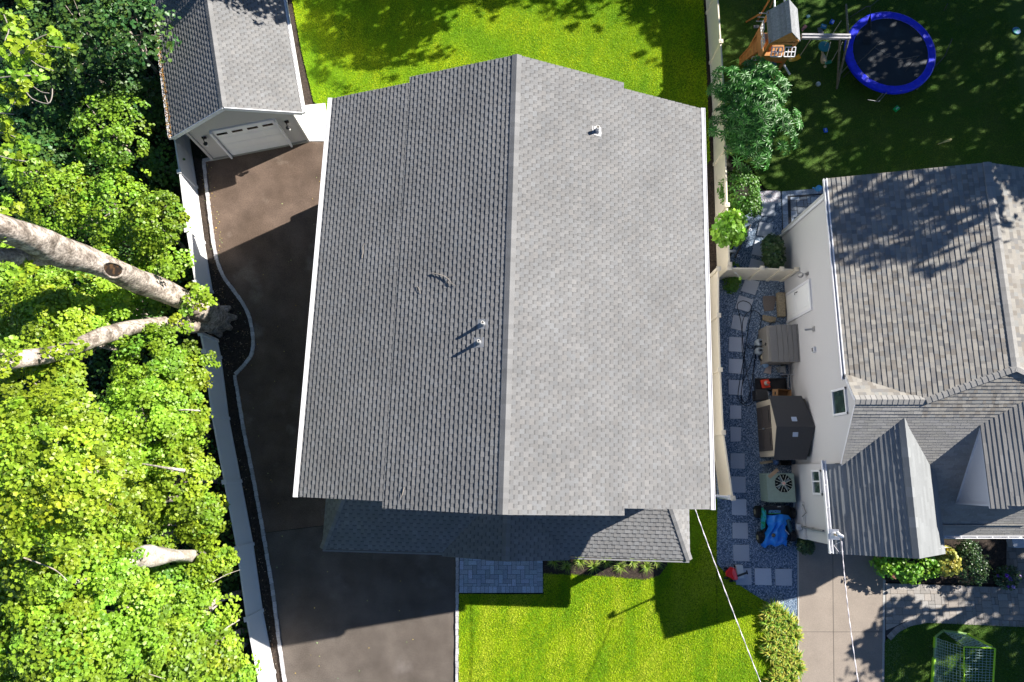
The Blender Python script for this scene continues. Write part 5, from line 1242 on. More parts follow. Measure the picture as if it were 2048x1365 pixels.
mb = MB(); mb.tube([W(1576, 751, .3), W(1576, 775, .3), W(1582, 778, .3), W(1582, 752, .3)], .018, 6); single(mb, 'metal_frame', steel, 'narrow pale metal frame standing between the hand cart and the cardboard box', 'frame', loc=tuple(W(1576, 751, 0)))
# traffic cone, black tubs, cardboard box
p = W(1530, 768, .1); t = thing('traffic_cone', 'orange traffic cone with a pale reflective collar standing on the gravel', 'traffic cone', (p.x, p.y, .12), rad(8))
orange = mat('cone_orange', (.85, .075, .03), .5)
mb = MB(); mb.box((0, 0, .02), (.34, .34, .04)); mb.build('base', orange, t, world=False, bevel=.02)
mb = MB(); mb.lathe((0, 0, .04), [(.12, 0), (.105, .08), (.03, .42), (.02, .42)], 22); cn = mb.build('cone', orange, t, world=False, smooth=True)
mb = MB(); mb.lathe((0, 0, .15), [(.100, 0), (.062, .17)], 22); mb.build('collar', mat('reflective_band', (.55, .50, .44), .4), cn, world=False)
def tub(u0, v0, u1, v1, h, m, name, label, cat, wall=.02, inside=True):
    a = W(u0, v1, h); b = W(u1, v0, h); cx, cy = (a.x+b.x)/2, (a.y+b.y)/2; w_, d_ = b.x-a.x, b.y-a.y
    mb = MB()
    mb.box((0, 0, .02), (w_-.04, d_-.04, .03))
    for s in (-1, 1): mb.box((s*(w_/2-wall/2), 0, h/2), (wall, d_-.001, h-.01)); mb.box((0, s*(d_/2-wall/2), h/2), (w_-2*wall, wall, h))
    o = single(mb, name, m, label, cat); o.location = (cx, cy, .02); return o
tub(1512, 757, 1572, 781, .12, black, 'black_tray', 'wide black tray on the gravel under the orange traffic cone', 'tray')
dark = mat('dark_bin', (.035, .033, .032), .5)
p = W(1524, 790, .5); t = thing('dark_bin', 'dark lidded bin squeezed between the traffic cone and the brown shed', 'bin', (p.x, p.y, .02))
mb = MB(); mb.box((0, 0, .22), (.44, .40, .44)); mb.build('body', dark, t, world=False, bevel=.02)
mb = MB(); mb.box((0, 0, .46), (.48, .43, .05)); mb.build('lid', dark, t, world=False, bevel=.012)
mb = MB(); mb.box((.25, 0, .42), (.03, .26, .04)); mb.build('handle', steel, t, world=False)
card = mat('cardboard', (.36, .20, .09), .85, grain=.12); 
p = W(1569, 790, .45); t = thing('cardboard_box', 'open brown cardboard box with its mouth towards the sky above the brown shed', 'box', (p.x, p.y, .02), rad(-4))
mb = MB(); w_, d_, h = .52, .42, .44; mb.box((0, 0, .02), (w_-.02, d_-.02, .02), col=(.3, .3, .3))
for s in (-1, 1): mb.box((s*w_/2, 0, h/2), (.012, d_, h)); mb.box((0, s*d_/2, h/2), (w_-.012, .012, h))
mb.build('walls', card, t, world=False)
mb = MB(); mb.bar((-w_/2, 0, h), (-w_/2-.2, 0, h-.05), d_*.95, .01); mb.build('flap', card, t, world=False)
mb = MB(); mb.box((-w_/2-.1, .04, h-.015), (.05, .12, .004)); mb.build('printed_mark', black, t, world=False)
# resin shed
shc = mat('beige_resin', (.42, .37, .29), .6, grain=.04); shb = mat('brown_resin', (.065, .055, .05), .55, grain=.1, gscale=30); shr = mat('dark_shed_roof', (.050, .050, .053), .7, grain=.2, gscale=60)
t = thing('resin_shed', 'beige resin garden shed with dark brown roof and double doors facing the stepping stones', 'shed', (10.3, 1.62, 0))
X0, X1, Y0, Y1 = 9.66, 10.95, .58, 2.70; ze_, zr2 = 1.55, 1.98; ym = (Y0+Y1)/2
mb = MB(); mb.faces([(X0, Y0, 0), (X1, Y0, 0), (X1, Y1, 0), (X0, Y1, 0), (X0, Y0, ze_), (X1, Y0, ze_), (X1, Y1, ze_), (X0, Y1, ze_), (X0, ym, zr2), (X1, ym, zr2)],
 [(0, 1, 5, 4), (2, 3, 7, 6), (3, 0, 4, 8, 7), (1, 2, 6, 9, 5)]); mb.build('wall', shc, t)
mb = MB()
for s in (-1, 1):
    ye = ym+s*(1.12+.06); zz = zr2-(1.18)*(zr2-ze_)/1.06
    pts = [(X0-.02, ym, zr2+.03), (X0-.02, ye, zz+.03), (X0+.4, ye-s*.0, zz+.03), (X1-.12, ye, zz+.03), (X1+.10, ym, zr2+.03)]
    P = [Vector(q) for q in pts]
    if (P[1]-P[0]).cross(P[2]-P[0]).z < 0: P = P[::-1]
    mb.slab([tuple(q) for q in P], .05)
rf_ = mb.build('roof', shr, t)
for s in (-1, 1):
    mb = MB(); yy = ym+s*.28; zz = zr2-.28*(zr2-ze_)/1.06+.055; Mx = Matrix.Rotation(-s*math.atan((zr2-ze_)/1.06), 3, 'X'); mb.box((10.33, yy, zz), (.19, .17, .02), 0, 0, (1, 1, 1), Mx); mb.build('skylight', mat('skylight_panel', (.40, .48, .62), .3), rf_)
for s in (-1, 1):
    mb = MB(); mb.box((X0-.02, ym+s*.425, .78), (.04, .83, 1.34)); mb.box((X0-.045, ym+s*.425, 1.05), (.012, .66, .52)); mb.box((X0-.045, ym+s*.425, .42), (.012, .66, .5))
    d_ = mb.build('door', shb, t, bevel=.012)
    mb = MB(); mb.box((X0-.055, ym+s*.425, 1.37), (.012, .48, .05)); mb.build('vent_slot', black, d_)
mb = MB(); mb.box((X0-.07, ym, .8), (.03, .06, .16)); mb.build('latch', steel, t)
# things between the shed and the condenser
flat_piece('cardboard_flat', [(1522, 924), (1545, 921), (1546, 926), (1524, 929)], .15, .35, buff, 'pale folded board leaning below the brown shed', 'board')
p = W(1553, 925, .3); mb = MB(); mb.lathe((0, 0, 0), [(.06, 0), (.10, .08), (.12, .2), (.07, .3), (.02, .32)], 12, 0); o = single(mb, 'plastic_bag', mat('blue_bag', (.03, .12, .40), .4, col2=(.2, .3, .5), vscale=9), 'small bunched blue plastic bag between the brown shed and the condenser', 'bag', smooth=True); o.location = (p.x, p.y, .02)
tub(1560, 921, 1582, 931, .35, dark, 'dark_crate', 'dark empty crate in the corner between the shed and the wall', 'crate')
# air conditioner
acm = mat('green_grey_metal', (.25, .33, .28), .45, grain=.06, gscale=12)
a = W(1537, 1005, .85); b = W(1588, 947, .85); cx, cy, w_, d_ = (a.x+b.x)/2, (a.y+b.y)/2, b.x-a.x, b.y-a.y
t = thing('air_conditioner', 'green grey air conditioner with a round fan grille beside the pale wall', 'air conditioner', (cx, cy, .02)); hA = .80
mb = MB(); mb.box((0, 0, hA/2-.05), (w_-.03, d_-.03, hA-.10)); 
for k in range(9): 
    for s in (-1, 1): mb.box((0, s*(d_/2-.008), .1+k*.075), (w_-.1, .012, .035)); mb.box((s*(w_/2-.008), 0, .1+k*.075), (.012, d_-.1, .035))
mb.build('cabinet', acm, t, world=False)
fx_, fy_ = W(1567, 967, hA).x-cx, W(1567, 967, hA).y-cy; R_ = .355
mb = MB(); ring = [(fx_+R_*math.cos(2*math.pi*k/8+rad(22.5)), fy_+R_*math.sin(2*math.pi*k/8+rad(22.5))) for k in range(8)]
sq = [(w_/2, -d_/2), (w_/2, d_/2), (-w_/2, d_/2), (-w_/2, -d_/2)]
# lid with an eight-sided opening: fan of quads to the rim
ringo = [(w_/2, fy_-.1), (w_/2, d_/2-.0), (fx_+.1, d_/2), (fx_-.1, d_/2), (-w_/2, d_/2), (-w_/2, fy_), (-w_/2, -d_/2), (w_/2, -d_/2)]
ang = lambda q: math.atan2(q[1]-fy_, q[0]-fx_)
outer = sorted(ringo, key=ang); inner_ = sorted(ring, key=ang)
for k in range(8):
    i2 = (k+1) % 8; mb.poly([(*inner_[k], hA), (*outer[k], hA), (*outer[i2], hA), (*inner_[i2], hA)]); mb.poly([(*inner_[k], hA), (*inner_[i2], hA), (*inner_[i2], hA-.06), (*inner_[k], hA-.06)])
    mb.poly([(*outer[k], hA), (*outer[k], hA-.05), (*outer[i2], hA-.05), (*outer[i2], hA)])
mb.build('top_panel', acm, t, world=False)
mb = MB(); mb.poly([(*q, hA-.055) for q in inner_]); mb.build('fan_well', mat('dark_well', (.006, .008, .008), .9), t, world=False)
mb = MB()
for k in range(8):
    a_ = 2*math.pi*k/8+rad(22.5); mb.bar((fx_+.07*math.cos(a_), fy_+.07*math.sin(a_), hA+.004), (fx_+R_*math.cos(a_), fy_+R_*math.sin(a_), hA+.004), .013, .012)
    a_ += rad(22.5); mb.bar((fx_+.22*math.cos(a_), fy_+.22*math.sin(a_), hA-.002), (fx_+.30*math.cos(a_), fy_+.30*math.sin(a_), hA-.002), .012, .01)
mb.lathe((fx_, fy_, hA-.01), [(.075, 0), (.075, .015)], 16); gr2 = mb.build('fan_grille', mat('pale_wire', (.55, .60, .52), .4), t, world=False)
mb = MB(); mb.lathe((fx_, fy_, hA+.006), [(.055, 0), (.055, .006)], 14); mb.build('emblem', mat('red_emblem', (.7, .12, .08), .4, col2=(.8, .75, .65), vscale=30), gr2, world=False)
mb = MB()
for k in range(4):
    a_ = math.pi/2*k+.3; mb.bar((fx_+.05*math.cos(a_), fy_+.05*math.sin(a_), hA-.04), (fx_+.28*math.cos(a_+.3), fy_+.28*math.sin(a_+.3), hA-.03), .1, .006)
mb.build('fan_blades', mat('blue_grey_blade', (.12, .17, .2), .4), t, world=False)
mb = MB(); mb.tube([(w_/2, -.35, .3), (w_/2+.12, -.42, .3), (w_/2+.16, -.6, .25), (w_/2+.12, -.95, .1), (w_/2+.12, -1.1, 0)], .03, 8); mb.build('refrigerant_pipe', mat('pale_pipe_wrap', (.5, .55, .55), .5), t, world=False)
pc = W(1547, 947, .85); mb = MB(); mb.box((0, 0, 0), (.46, .13, .02), rad(40)); o = single(mb, 'cardboard_strip', mat('tan_board', (.36, .26, .17), .85, grain=.1), 'strip of tan cardboard lying across the corner of the air conditioner', 'cardboard'); o.location = (pc.x, pc.y, .835)
# garden hose
hosem = mat('black_rubber_hose', (.010, .012, .016), .35)
HZ = .05
def hose(L): return [W(u, v, z) for u, v, z in [(q[0], q[1], q[2] if len(q) > 2 else HZ) for q in L]]
mb = MB()
L1 = [(1560, 645, .35), (1548, 643, .2), (1535, 655), (1522, 675), (1514, 700), (1508, 730), (1506, 760), (1510, 790), (1503, 808), (1490, 812), (1482, 800), (1484, 770), (1488, 730), (1484, 700), (1484, 665), (1486, 640), (1495, 626), (1508, 622), (1520, 630), (1521, 648), (1514, 680), (1500, 730), (1487, 760), (1482, 790), (1488, 805), (1498, 803), (1500, 780), (1492, 740), (1486, 690), (1482, 650), (1478, 628), (1474, 612), (1480, 604), (1490, 603), (1501, 610), (1502, 625), (1498, 645), (1490, 700), (1478, 770), (1476, 795), (1484, 808), (1495, 800), (1502, 770), (1506, 740), (1510, 705), (1505, 696), (1496, 688), (1495, 694), (1500, 698), (1508, 695), (1516, 680)]
pts = smooth3(hose(L1), 5)
for i, q in enumerate(pts): q.z += .02*((i*7) % 11)/11+.0004*i*.2
mb.tube(pts, .013, 6); single(mb, 'garden_hose', hosem, 'long black garden hose lying in loops across the gravel and stepping stones', 'hose', loc=tuple(pts[0]))
# toy net and striped pinwheel by the fence corner
p = W(1468, 545, .9); t = thing('garden_pinwheel', 'blue and white striped garden pinwheel with a lime green leaf end in the fence corner', 'garden ornament', (p.x, p.y, 0))
q = W(1479, 557, .85); mb = MB(); mb.tube([(p.x, p.y, 0), (p.x, p.y, .95)], .012, 6); mb.tube([(p.x, p.y, 1.0), (q.x, q.y, .9)], .014, 6); mb.build('stake', white2, t)
navy = mat('navy_fabric', (.03, .04, .22), .5)
for k in range(6):
    a0 = k*math.pi/3+.2; c0 = Vector((p.x+.02, p.y+.08, 1.0)); mb = MB(); d0 = Vector((math.cos(a0), math.sin(a0), .15)); d1 = Vector((math.cos(a0+.6), math.sin(a0+.6), -.1)); mb.slab([tuple(c0), tuple(c0+d0*.16), tuple(c0+d1*.17)], .006); mb.build('vane', navy if k % 2 else white2, t)
mb = MB(); c0 = q; mb.prism([(c0.x-.05, c0.y-.09), (c0.x+.04, c0.y-.08), (c0.x+.07, c0.y), (c0.x+.02, c0.y+.1), (c0.x-.04, c0.y+.03)], .86, .90, bottom=True); mb.build('leaf_end', mat('lime_plastic', (.50, .85, .10), .4), t, bevel=.012)

# pedal kart with tarp
kx, ky = W(1545, 1052, .4).x, W(1545, 1052, .4).y
t = thing('ride_on_kart', 'black and green childs ride on kart half covered by a blue tarp', 'kart', (kx, ky, .02))
green = mat('kart_green', (.01, .25, .10), .4, col2=(.02, .30, .38), vscale=7, thr=(.45, .5))
def KP(u, v, z): return W(u, v, z)
mb = MB(); mb.prism(P2([(1530, 1012), (1580, 1012), (1582, 1080), (1524, 1085)], .3), .12, .3, bottom=True); mb.build('chassis', black, t, bevel=.02)
rub = mat('tyre_rubber', (.012, .012, .013), .75)
def wheel(u, v, r, w_, d):
    c = W(u, v, r); m1 = MB(); m1.tube([(c.x-w_/2, c.y, r+.02), (c.x-w_/2+.03, c.y, r+.02), (c.x+w_/2-.03, c.y, r+.02), (c.x+w_/2, c.y, r+.02)], [r*.86, r, r, r*.86], 24)
    for k in range(18):
        a = 2*math.pi*k/18; m1.box((c.x, c.y+r*math.cos(a), r+.02+r*math.sin(a)), (w_*.8, .03, .03))
    wh = m1.build('wheel', rub, t); m1 = MB(); m1.tube([(c.x-w_/2-.012, c.y, r+.02), (c.x-w_/2+.004, c.y, r+.02)], [r*.42, r*.48], 18); m1.build('rim', mat('gold_rim', (.25, .22, .12), .4), wh)
wheel(1516, 1024, .21, .26, 0); wheel(1521, 1075, .21, .24, 0); wheel(1584, 1072, .19, .2, 0); wheel(1583, 1026, .19, .2, 0)
mb = MB(); mb.slab([tuple(KP(1524, 1016, .5)), tuple(KP(1523, 1060, .42)), tuple(KP(1530, 1056, .46)), tuple(KP(1532, 1018, .56))], .1); mb.tube([KP(1531, 1020, .62), KP(1532, 1040, .6)], .015, 6); mb.build('side_panel', green, t)
mb = MB(); mb.slab([tuple(KP(1526, 1013, .62)), tuple(KP(1534, 1030, .55)), tuple(KP(1563, 1029, .55)), tuple(KP(1570, 1011, .62))], .07); fpn = mb.build('front_panel', black, t, bevel=.01)
# unreadable pale blue letters on the front panel, with a green line
mb = MB(); blu = mat('letter_blue', (.10, .32, .62), .4)
z_ = .575; a = KP(1536.5, 1026.5, z_); b = KP(1560.5, 1026, z_); n_ = 8; LW = (b.x-a.x)/n_; HT = .11
strokes = ['010111101101', '111101111100', '101101010010', '101111101101', '111100110111', '111101111101', '110101101110', '010101111101']
for i in range(n_):
    for r_ in range(4):
        for c_ in range(3):
            if strokes[i][r_*3+c_] == '1': mb.box((a.x+LW*(i+.12+c_*.26+.1), a.y+HT*(1-(r_+.5)/4), z_+.02+.035*(1-(r_)/4)), (LW*.25, HT/4*1.02, .008))
mb.build('lettering', blu, fpn)
mb = MB(); c0 = (a+b)/2; mb.box((c0.x, c0.y-.02, z_+.012), (b.x-a.x, .014, .008)); mb.build('green_stripe', mat('stripe_green', (.02, .5, .12), .4), fpn)
mb = MB()
for i, x_ in enumerate((0, .03, .055, .08, .11)): q_ = KP(1555, 1013.5, .63); mb.box((q_.x+x_, q_.y, .645), (.018 if i % 2 else .01, .035 if i % 2 == 0 else .022, .006))
mb.build('white_lettering', white2, fpn)
# tarp: a draped sheet with folds
import mathutils.noise as mn
outline = {0: (1533, 1576, 1030), 1: (1532, 1579, 1037), 2: (1534, 1575, 1045), 3: (1537, 1569, 1053), 4: (1532, 1571, 1062), 5: (1527, 1574, 1072), 6: (1523, 1575, 1082), 7: (1523, 1572, 1092)}
NX, NY = 44, 56; V = []
for j in range(NY+1):
    f = j/NY*7; i0 = min(int(f), 6); ff = f-i0; l = outline[i0][0]*(1-ff)+outline[i0+1][0]*ff; r_ = outline[i0][1]*(1-ff)+outline[i0+1][1]*ff; v = outline[i0][2]*(1-ff)+outline[i0+1][2]*ff
    for i in range(NX+1):
        s = i/NX; e = abs(2*s-1); zz = .62-.10*f/7-.25*e**3-.28*max(0, f-6)**1.5
        fold = .05*math.sin(s*19+f*.8)*(.3+.7*min(1, f/3))+.05*mn.noise(Vector((s*4, f*.7, 1)))+.04*math.exp(-((f-2.6+.8*math.sin(s*4))**2)*8)
        q = W(l-1.5+(r_-l+3)*s+1.2*math.sin(f*2+s*5), v+(3*math.sin(s*13) if f > 5.5 else 0)+1.2*math.sin(s*7), max(.06, zz)); V.append((q.x, q.y, max(.05, zz+fold)))
F = [(j*(NX+1)+i, (j+1)*(NX+1)+i, (j+1)*(NX+1)+i+1, j*(NX+1)+i+1) for j in range(NY) for i in range(NX)]
mb = MB(); mb.faces(V, F); c0 = W(1552, 1062, 0)
tp = single(mb, 'tarp', mat('blue_tarp', (.01, .22, .75), .4, spec=.5), 'crumpled bright blue tarp draped over the ride on kart', 'tarp', loc=tuple(c0), smooth=True)
so_ = tp.modifiers.new('thickness', 'SOLIDIFY'); so_.thickness = .004
p = W(1547, 1071, .62); mb = MB(); mb.lathe((0, 0, 0), [(.06, 0), (.075, .03), (.05, .07), (.015, .09)], 10); o = single(mb, 'stone_weight', mat('dark_stone', (.09, .09, .08), .9, grain=.3), 'dark stone weighing down the middle of the blue tarp', 'stone', smooth=True); o.location = (p.x, p.y, .58)
mb = MB(); L_ = [W(1575, 1040, .5), W(1578, 1052, .4), W(1583, 1068, .2), (W(1590, 1079, .08)), W(1601, 1082, .08)]; P_ = smooth3(L_, 10); mb.tube(P_, [.07+.008*(i % 2) for i in range(len(P_))], 14); single(mb, 'drain_hose', mat('corrugated_pipe', (.035, .09, .11), .5), 'corrugated dark drain hose bending along the wall beside the tarp', 'hose', loc=tuple(L_[0]))
mb = MB(); q = W(1570, 1060, .5); q2 = W(1585, 1078, .1); mb.tube([q, q2], .014, 6)
t = thing('string_trimmer', 'small garden tool with a pale shaft and speckled head beside the blue tarp', 'garden tool', tuple(W(1582, 1085, 0)))
mb.build('shaft', white2, t)
mb = MB(); c0 = W(1580, 1090, .08); mb.lathe((c0.x, c0.y, .03), [(.07, 0), (.08, .03), (.05, .07)], 14); mb.box((c0.x+.1, c0.y+.14, .08), (.2, .1, .08), .5); mb.build('head', mat('speckled_plastic', (.5, .52, .5), .5, col2=(.03, .03, .03), vscale=22, thr=(.45, .5)), t)
# red toy mower
p = W(1468, 1148, .2); t = thing('toy_mower', 'red toy mower with a white grass box and black handle on the corner stepping stone', 'toy mower', (p.x, p.y, .04))
red = mat('toy_red', (.75, .02, .02), .35)
def TP(u, v, z): q = W(u, v, z); return (q.x-p.x, q.y-p.y, z-.04)
mb = MB(); mb.prism(ccw([TP(*q, .2)[:2] for q in ((1452, 1143), (1462, 1134), (1470, 1138), (1474, 1150), (1475, 1160), (1466, 1160), (1460, 1156), (1452, 1152))]), .05, .22, bottom=True); mb.build('body', red, t, world=False, bevel=.03)
mb = MB(); mb.prism(ccw([TP(*q, .3)[:2] for q in ((1466, 1137), (1471, 1142), (1476, 1158), (1470, 1161), (1464, 1146))]), .22, .3, bottom=True); mb.build('hood', mat('toy_pink_red', (.80, .10, .12), .3), t, world=False, bevel=.02)
mb = MB(); mb.prism(ccw([TP(*q, .25)[:2] for q in ((1472, 1131), (1486, 1131), (1489, 1157), (1476, 1158))]), .06, .2, bottom=True); mb.build('grass_box', mat('toy_white', (.55, .6, .62), .4), t, world=False, bevel=.02)
mb = MB(); mb.bar(TP(1473, 1153, .3), TP(1493, 1146, .55), .07, .03); mb.bar(TP(1493, 1141, .56), TP(1495, 1149, .56), .04, .03); mb.build('handle', black, t, world=False)
for u, v in ((1451, 1137), (1462, 1162), (1472, 1133), (1452, 1156)):
    c0 = TP(u, v, .08); mb = MB(); mb.tube([(c0[0], c0[1]-.03, .06), (c0[0], c0[1]+.03, .06)], .075, 16); mb.build('wheel', rub, t, world=False)

# play set ------------------------------------------------------------
wood = mat('orange_timber', (.38, .17, .045), .7, grain=.2, gscale=10); woodg = mat('grey_roof_boards', (.26, .27, .28), .85, grain=.2, gscale=14, tone=True)
t = thing('play_set', 'wooden climbing tower with a grey plank roof, lattice windows and a swing beam', 'play set', (10.8, 17.3, 0))
PY0, PY1 = 16.72, 18.15; RX, RZ = 10.82, 3.35
LE = (10.20, 2.62); RE = (11.38, 2.78)
mb = MB()
for (xe, ze2) in (LE, RE):
    n_ = 11
    for k in range(n_):
        t0_, t1_ = k/n_, (k+1)/n_; xa, xb = RX+(xe-RX)*t0_, RX+(xe-RX)*t1_; za, zb_ = RZ+(ze2-RZ)*t0_, RZ+(ze2-RZ)*t1_; kk = random.uniform(.8, 1.15)
        pts = [Vector((xa, PY0, za)), Vector((xb, PY0, zb_)), Vector((xb, PY1, zb_)), Vector((xa, PY1, za))]
        if (pts[1]-pts[0]).cross(pts[2]-pts[0]).z < 0: pts = pts[::-1]
        mb.slab([(q.x, q.y, q.z+(.006 if k % 2 else 0)) for q in pts], .025, 0, 0, (kk, kk, kk*1.02))
mb.build('roof', woodg, t)
for x_, y_ in ((10.28, 16.8), (11.32, 16.8), (10.28, 18.05), (11.32, 18.05)):
    mb = MB(); mb.box((x_, y_, 1.35), (.09, .09, 2.7)); mb.build('post', wood, t)
mb = MB(); mb.box((10.8, 17.42, 1.35), (1.1, 1.3, .05)); mb.build('platform', wood, t)
mb = MB(); mb.poly([(10.25, 16.76, 2.6), (11.35, 16.76, 2.7), (10.82, 16.76, 3.28)]); mb.box((10.8, 16.77, 2.55), (1.1, .04, .12)); mb.box((10.8, 16.77, 1.6), (1.1, .04, .35)); mb.box((10.25, 17.42, 2.55), (.04, 1.3, .1)); mb.box((10.25, 17.42, 1.65), (.04, 1.3, .5)); mb.build('side_boards', wood, t)
def lattice(o_, ux, uz, w_, h_, name='lattice_window'):
    mb = MB(); o_ = Vector(o_); ux = Vector(ux); uz = Vector(uz)
    for k in range(4): a_ = o_+ux*w_*k/3; mb.bar(a_, a_+uz*h_, .035, .02)
    for k in range(3): a_ = o_+uz*h_*k/2+ux.cross(uz)*.004; mb.bar(a_, a_+ux*w_, .035, .02)
    mb.build(name, white2, t)
lattice((10.40, 16.70, 2.42), (1, 0, 0), (-.08, -.92, -.38), .42, .36); lattice((10.93, 16.70, 2.42), (1, 0, 0), (-.08, -.92, -.38), .42, .36)
lattice((10.18, 17.5, 2.0), (0, 1, 0), (-.1, 0, .99), .4, .42); lattice((10.18, 16.95, 1.95), (0, 1, 0), (-.1, 0, .99), .4, .42)
# slatted climbing ramp, small lower window, ladder, monkey bars, slide
mb = MB(); a = [W(1479, 117, .15), W(1479, 130, .15), W(1521, 100, 1.4), W(1521, 70, 1.4)]
for k in range(7):
    f0, f1 = k/7, (k+.82)/7; p0, p1 = a[0].lerp(a[3], f0), a[1].lerp(a[2], f0); q0, q1 = a[0].lerp(a[3], f1), a[1].lerp(a[2], f1)
    mb.slab([tuple(p1), tuple(q1), tuple(q0), tuple(p0)], .03)
mb.bar(a[0], a[3], .05, .08); mb.bar(a[1], a[2], .05, .08); mb.build('climbing_ramp', wood, t)
mb = MB(); mb.slab([tuple(W(1521, 70, 1.4)), tuple(W(1521, 124, 1.0)), tuple(W(1530, 112, 1.1)), tuple(W(1538, 66, 1.5))], .05); mb.build('side_panel', mat('grey_board', (.16, .16, .16), .8), t)
mb = MB(); mb.slab([tuple(W(1523, 125, .9)), tuple(W(1546, 98, 1.5)), tuple(W(1538, 70, 1.8)), tuple(W(1528, 100, 1.3))], .04); mb.build('orange_board', wood, t)
mb = MB(); q0 = W(1503, 124, .6)
for k in range(3): mb.bar(W(1501+k*8, 128-k*0, .6), W(1505+k*8, 113, .9), .03, .02)
for k in range(3): mb.bar(W(1501+k*2, 128-k*7, .6+k*.15), W(1517+k*2, 129-k*7, .6+k*.15), .03, .02)
mb.build('lattice_window', white2, t)
mb = MB(); mb.bar(W(1541, -4, 2.1), W(1514, 43, .1), .07, .07); mb.bar(W(1540, 15, 2.0), W(1552, -12, 2.0), .05); mb.build('beam', wood, t)
mb = MB(); mb.bar(W(1523, 27, 1.2), W(1493, 44, .05), .07, .07); mb.build('beam', wood, t)
for k in range(3):
    mb = MB(); mb.tube([W(1518-k*3, 27+k*8, 1.2-k*.3), W(1541-k*2, 28+k*8, 1.3-k*.3)], .02, 8); mb.build('rung', steel, t)
for u in (1549, 1569):
    mb = MB(); mb.tube([W(u, -18, 2.3), W(u, 22, 2.2)], .035, 8); mb.build('rail', white2, t)
mb = MB(); mb.tube([W(1551, 18, 2.2), W(1569, 17, 2.2)], .03, 8); mb.build('rail', white2, t)
mb = MB(); mb.tube([W(1550, 103, 1.5), W(1579, 149, .1)], .045, 10); mb.build('slide_support', white2, t)
sl_ = [W(1545, 100, 1.35), W(1540, 113, 1.1), W(1537, 128, .75), W(1536, 142, .35), W(1536, 152, .15)]
mb = MB()
for k in range(4):
    p0, p1 = sl_[k], sl_[k+1]; o_ = Vector((.24, 0, 0)); mb.slab([tuple(p0-o_), tuple(p1-o_), tuple(p1+o_), tuple(p0+o_)], .03)
    for s in (-1, 1): mb.bar(p0+o_*s+Vector((0, 0, .06)), p1+o_*s+Vector((0, 0, .06)), .04, .12)
mb.build('slide', mat('slide_blue', (.04, .16, .33), .35), t)
# swing beam with legs
mb = MB(); mb.bar(W(1603, 70.5, 2.25), W(1700, 71.5, 2.25), .07, .12); mb.bar(W(1603, 76, 2.2), W(1700, 77, 2.2), .09, .12); mb.build('swing_beam', mat('weathered_beam', (.42, .41, .42), .7, grain=.15, gscale=8), t)
legm = mat('mossy_pole', (.16, .15, .11), .85, grain=.3, gscale=10)
for q in ((1680, 79, 2.2, 1674, 176, .02), (1696, 80, 2.2, 1673, 178, .02), (1696, 68, 2.2, 1692, 10, .02)):
    mb = MB(); mb.tube([W(*q[:3]), W(*q[3:])], .045, 8); mb.build('leg', legm, t)
mb = MB(); mb.tube([W(1541, 133, 1.0), W(1541, 128, 1.05)], .02, 6)
for q, c_, nm in (((1541, 121, 1.2, 1548, 121, 1.2), (.02, .45, .12), 'green_tube'), ((1548, 122, 1.2, 1565, 123.5, 1.2), (.8, .12, .02), 'orange_tube')):
    mb = MB(); mb.tube([W(*q[:3]), W(*q[3:])], .06, 12); mb.build(nm, mat(nm, c_, .4), t)
# swings hang from the beam: things of their own
ropem = mat('swing_rope', (.45, .43, .38), .8)
def swing(tops, seatpts, m, label, w_=.2):
    s0 = Vector(seatpts[0]); tt = thing('swing', label, 'swing', (s0.x, s0.y, s0.z), 0, 'swings hanging from the play set beam'); c = smooth3([Vector(q) for q in seatpts], 4)
    mb = MB(); n_ = len(c); side = Vector((-(c[-1]-c[0]).y, (c[-1]-c[0]).x, 0)).normalized()*w_/2
    for k in range(n_-1): mb.slab([tuple(c[k]-side), tuple(c[k+1]-side), tuple(c[k+1]+side), tuple(c[k]+side)] if (c[k+1]-c[k]).cross(side).z > 0 else [tuple(c[k]+side), tuple(c[k+1]+side), tuple(c[k+1]-side), tuple(c[k]-side)], .025)
    mb.build('seat', m, tt)
    for tp_, e_ in zip(tops, (c[0], c[-1])): mb = MB(); mb.tube([tp_, e_], .012, 6); mb.build('rope', ropem, tt)
swing([W(1592, 70, 2.2), W(1621, 80, 2.2)], [W(1577, 120, .62), W(1584, 119, .50), (W(1592, 117, .50)), W(1600, 112, .62)], mat('yellow_plastic', (.75, .42, .02), .4), 'yellow belt swing nearest to the climbing tower')
swing([W(1661, 85, 2.2), W(1685, 85, 2.2)], [W(1650, 126, .6), W(1656, 125, .5), W(1663, 123, .6)], mat('green_plastic', (.02, .25, .15), .4), 'dark green swing seat hanging near the trampoline', .14)
p = W(1656, 83, 1.0); tt = thing('disc_swing', 'round teal disc swing hanging behind the dark green swing seat', 'swing', (p.x, p.y, .6))
mb = MB(); mb.lathe((0, 0, 0), [(.22, 0), (.25, .02), (.25, .05), (.22, .07)], 22); mb.build('seat', mat('teal_plastic', (.03, .22, .24), .4), tt, world=False)
mb = MB(); mb.tube([(0, 0, .05), (0, .1, 1.6)], .012, 6); mb.build('rope', ropem, tt, world=False)
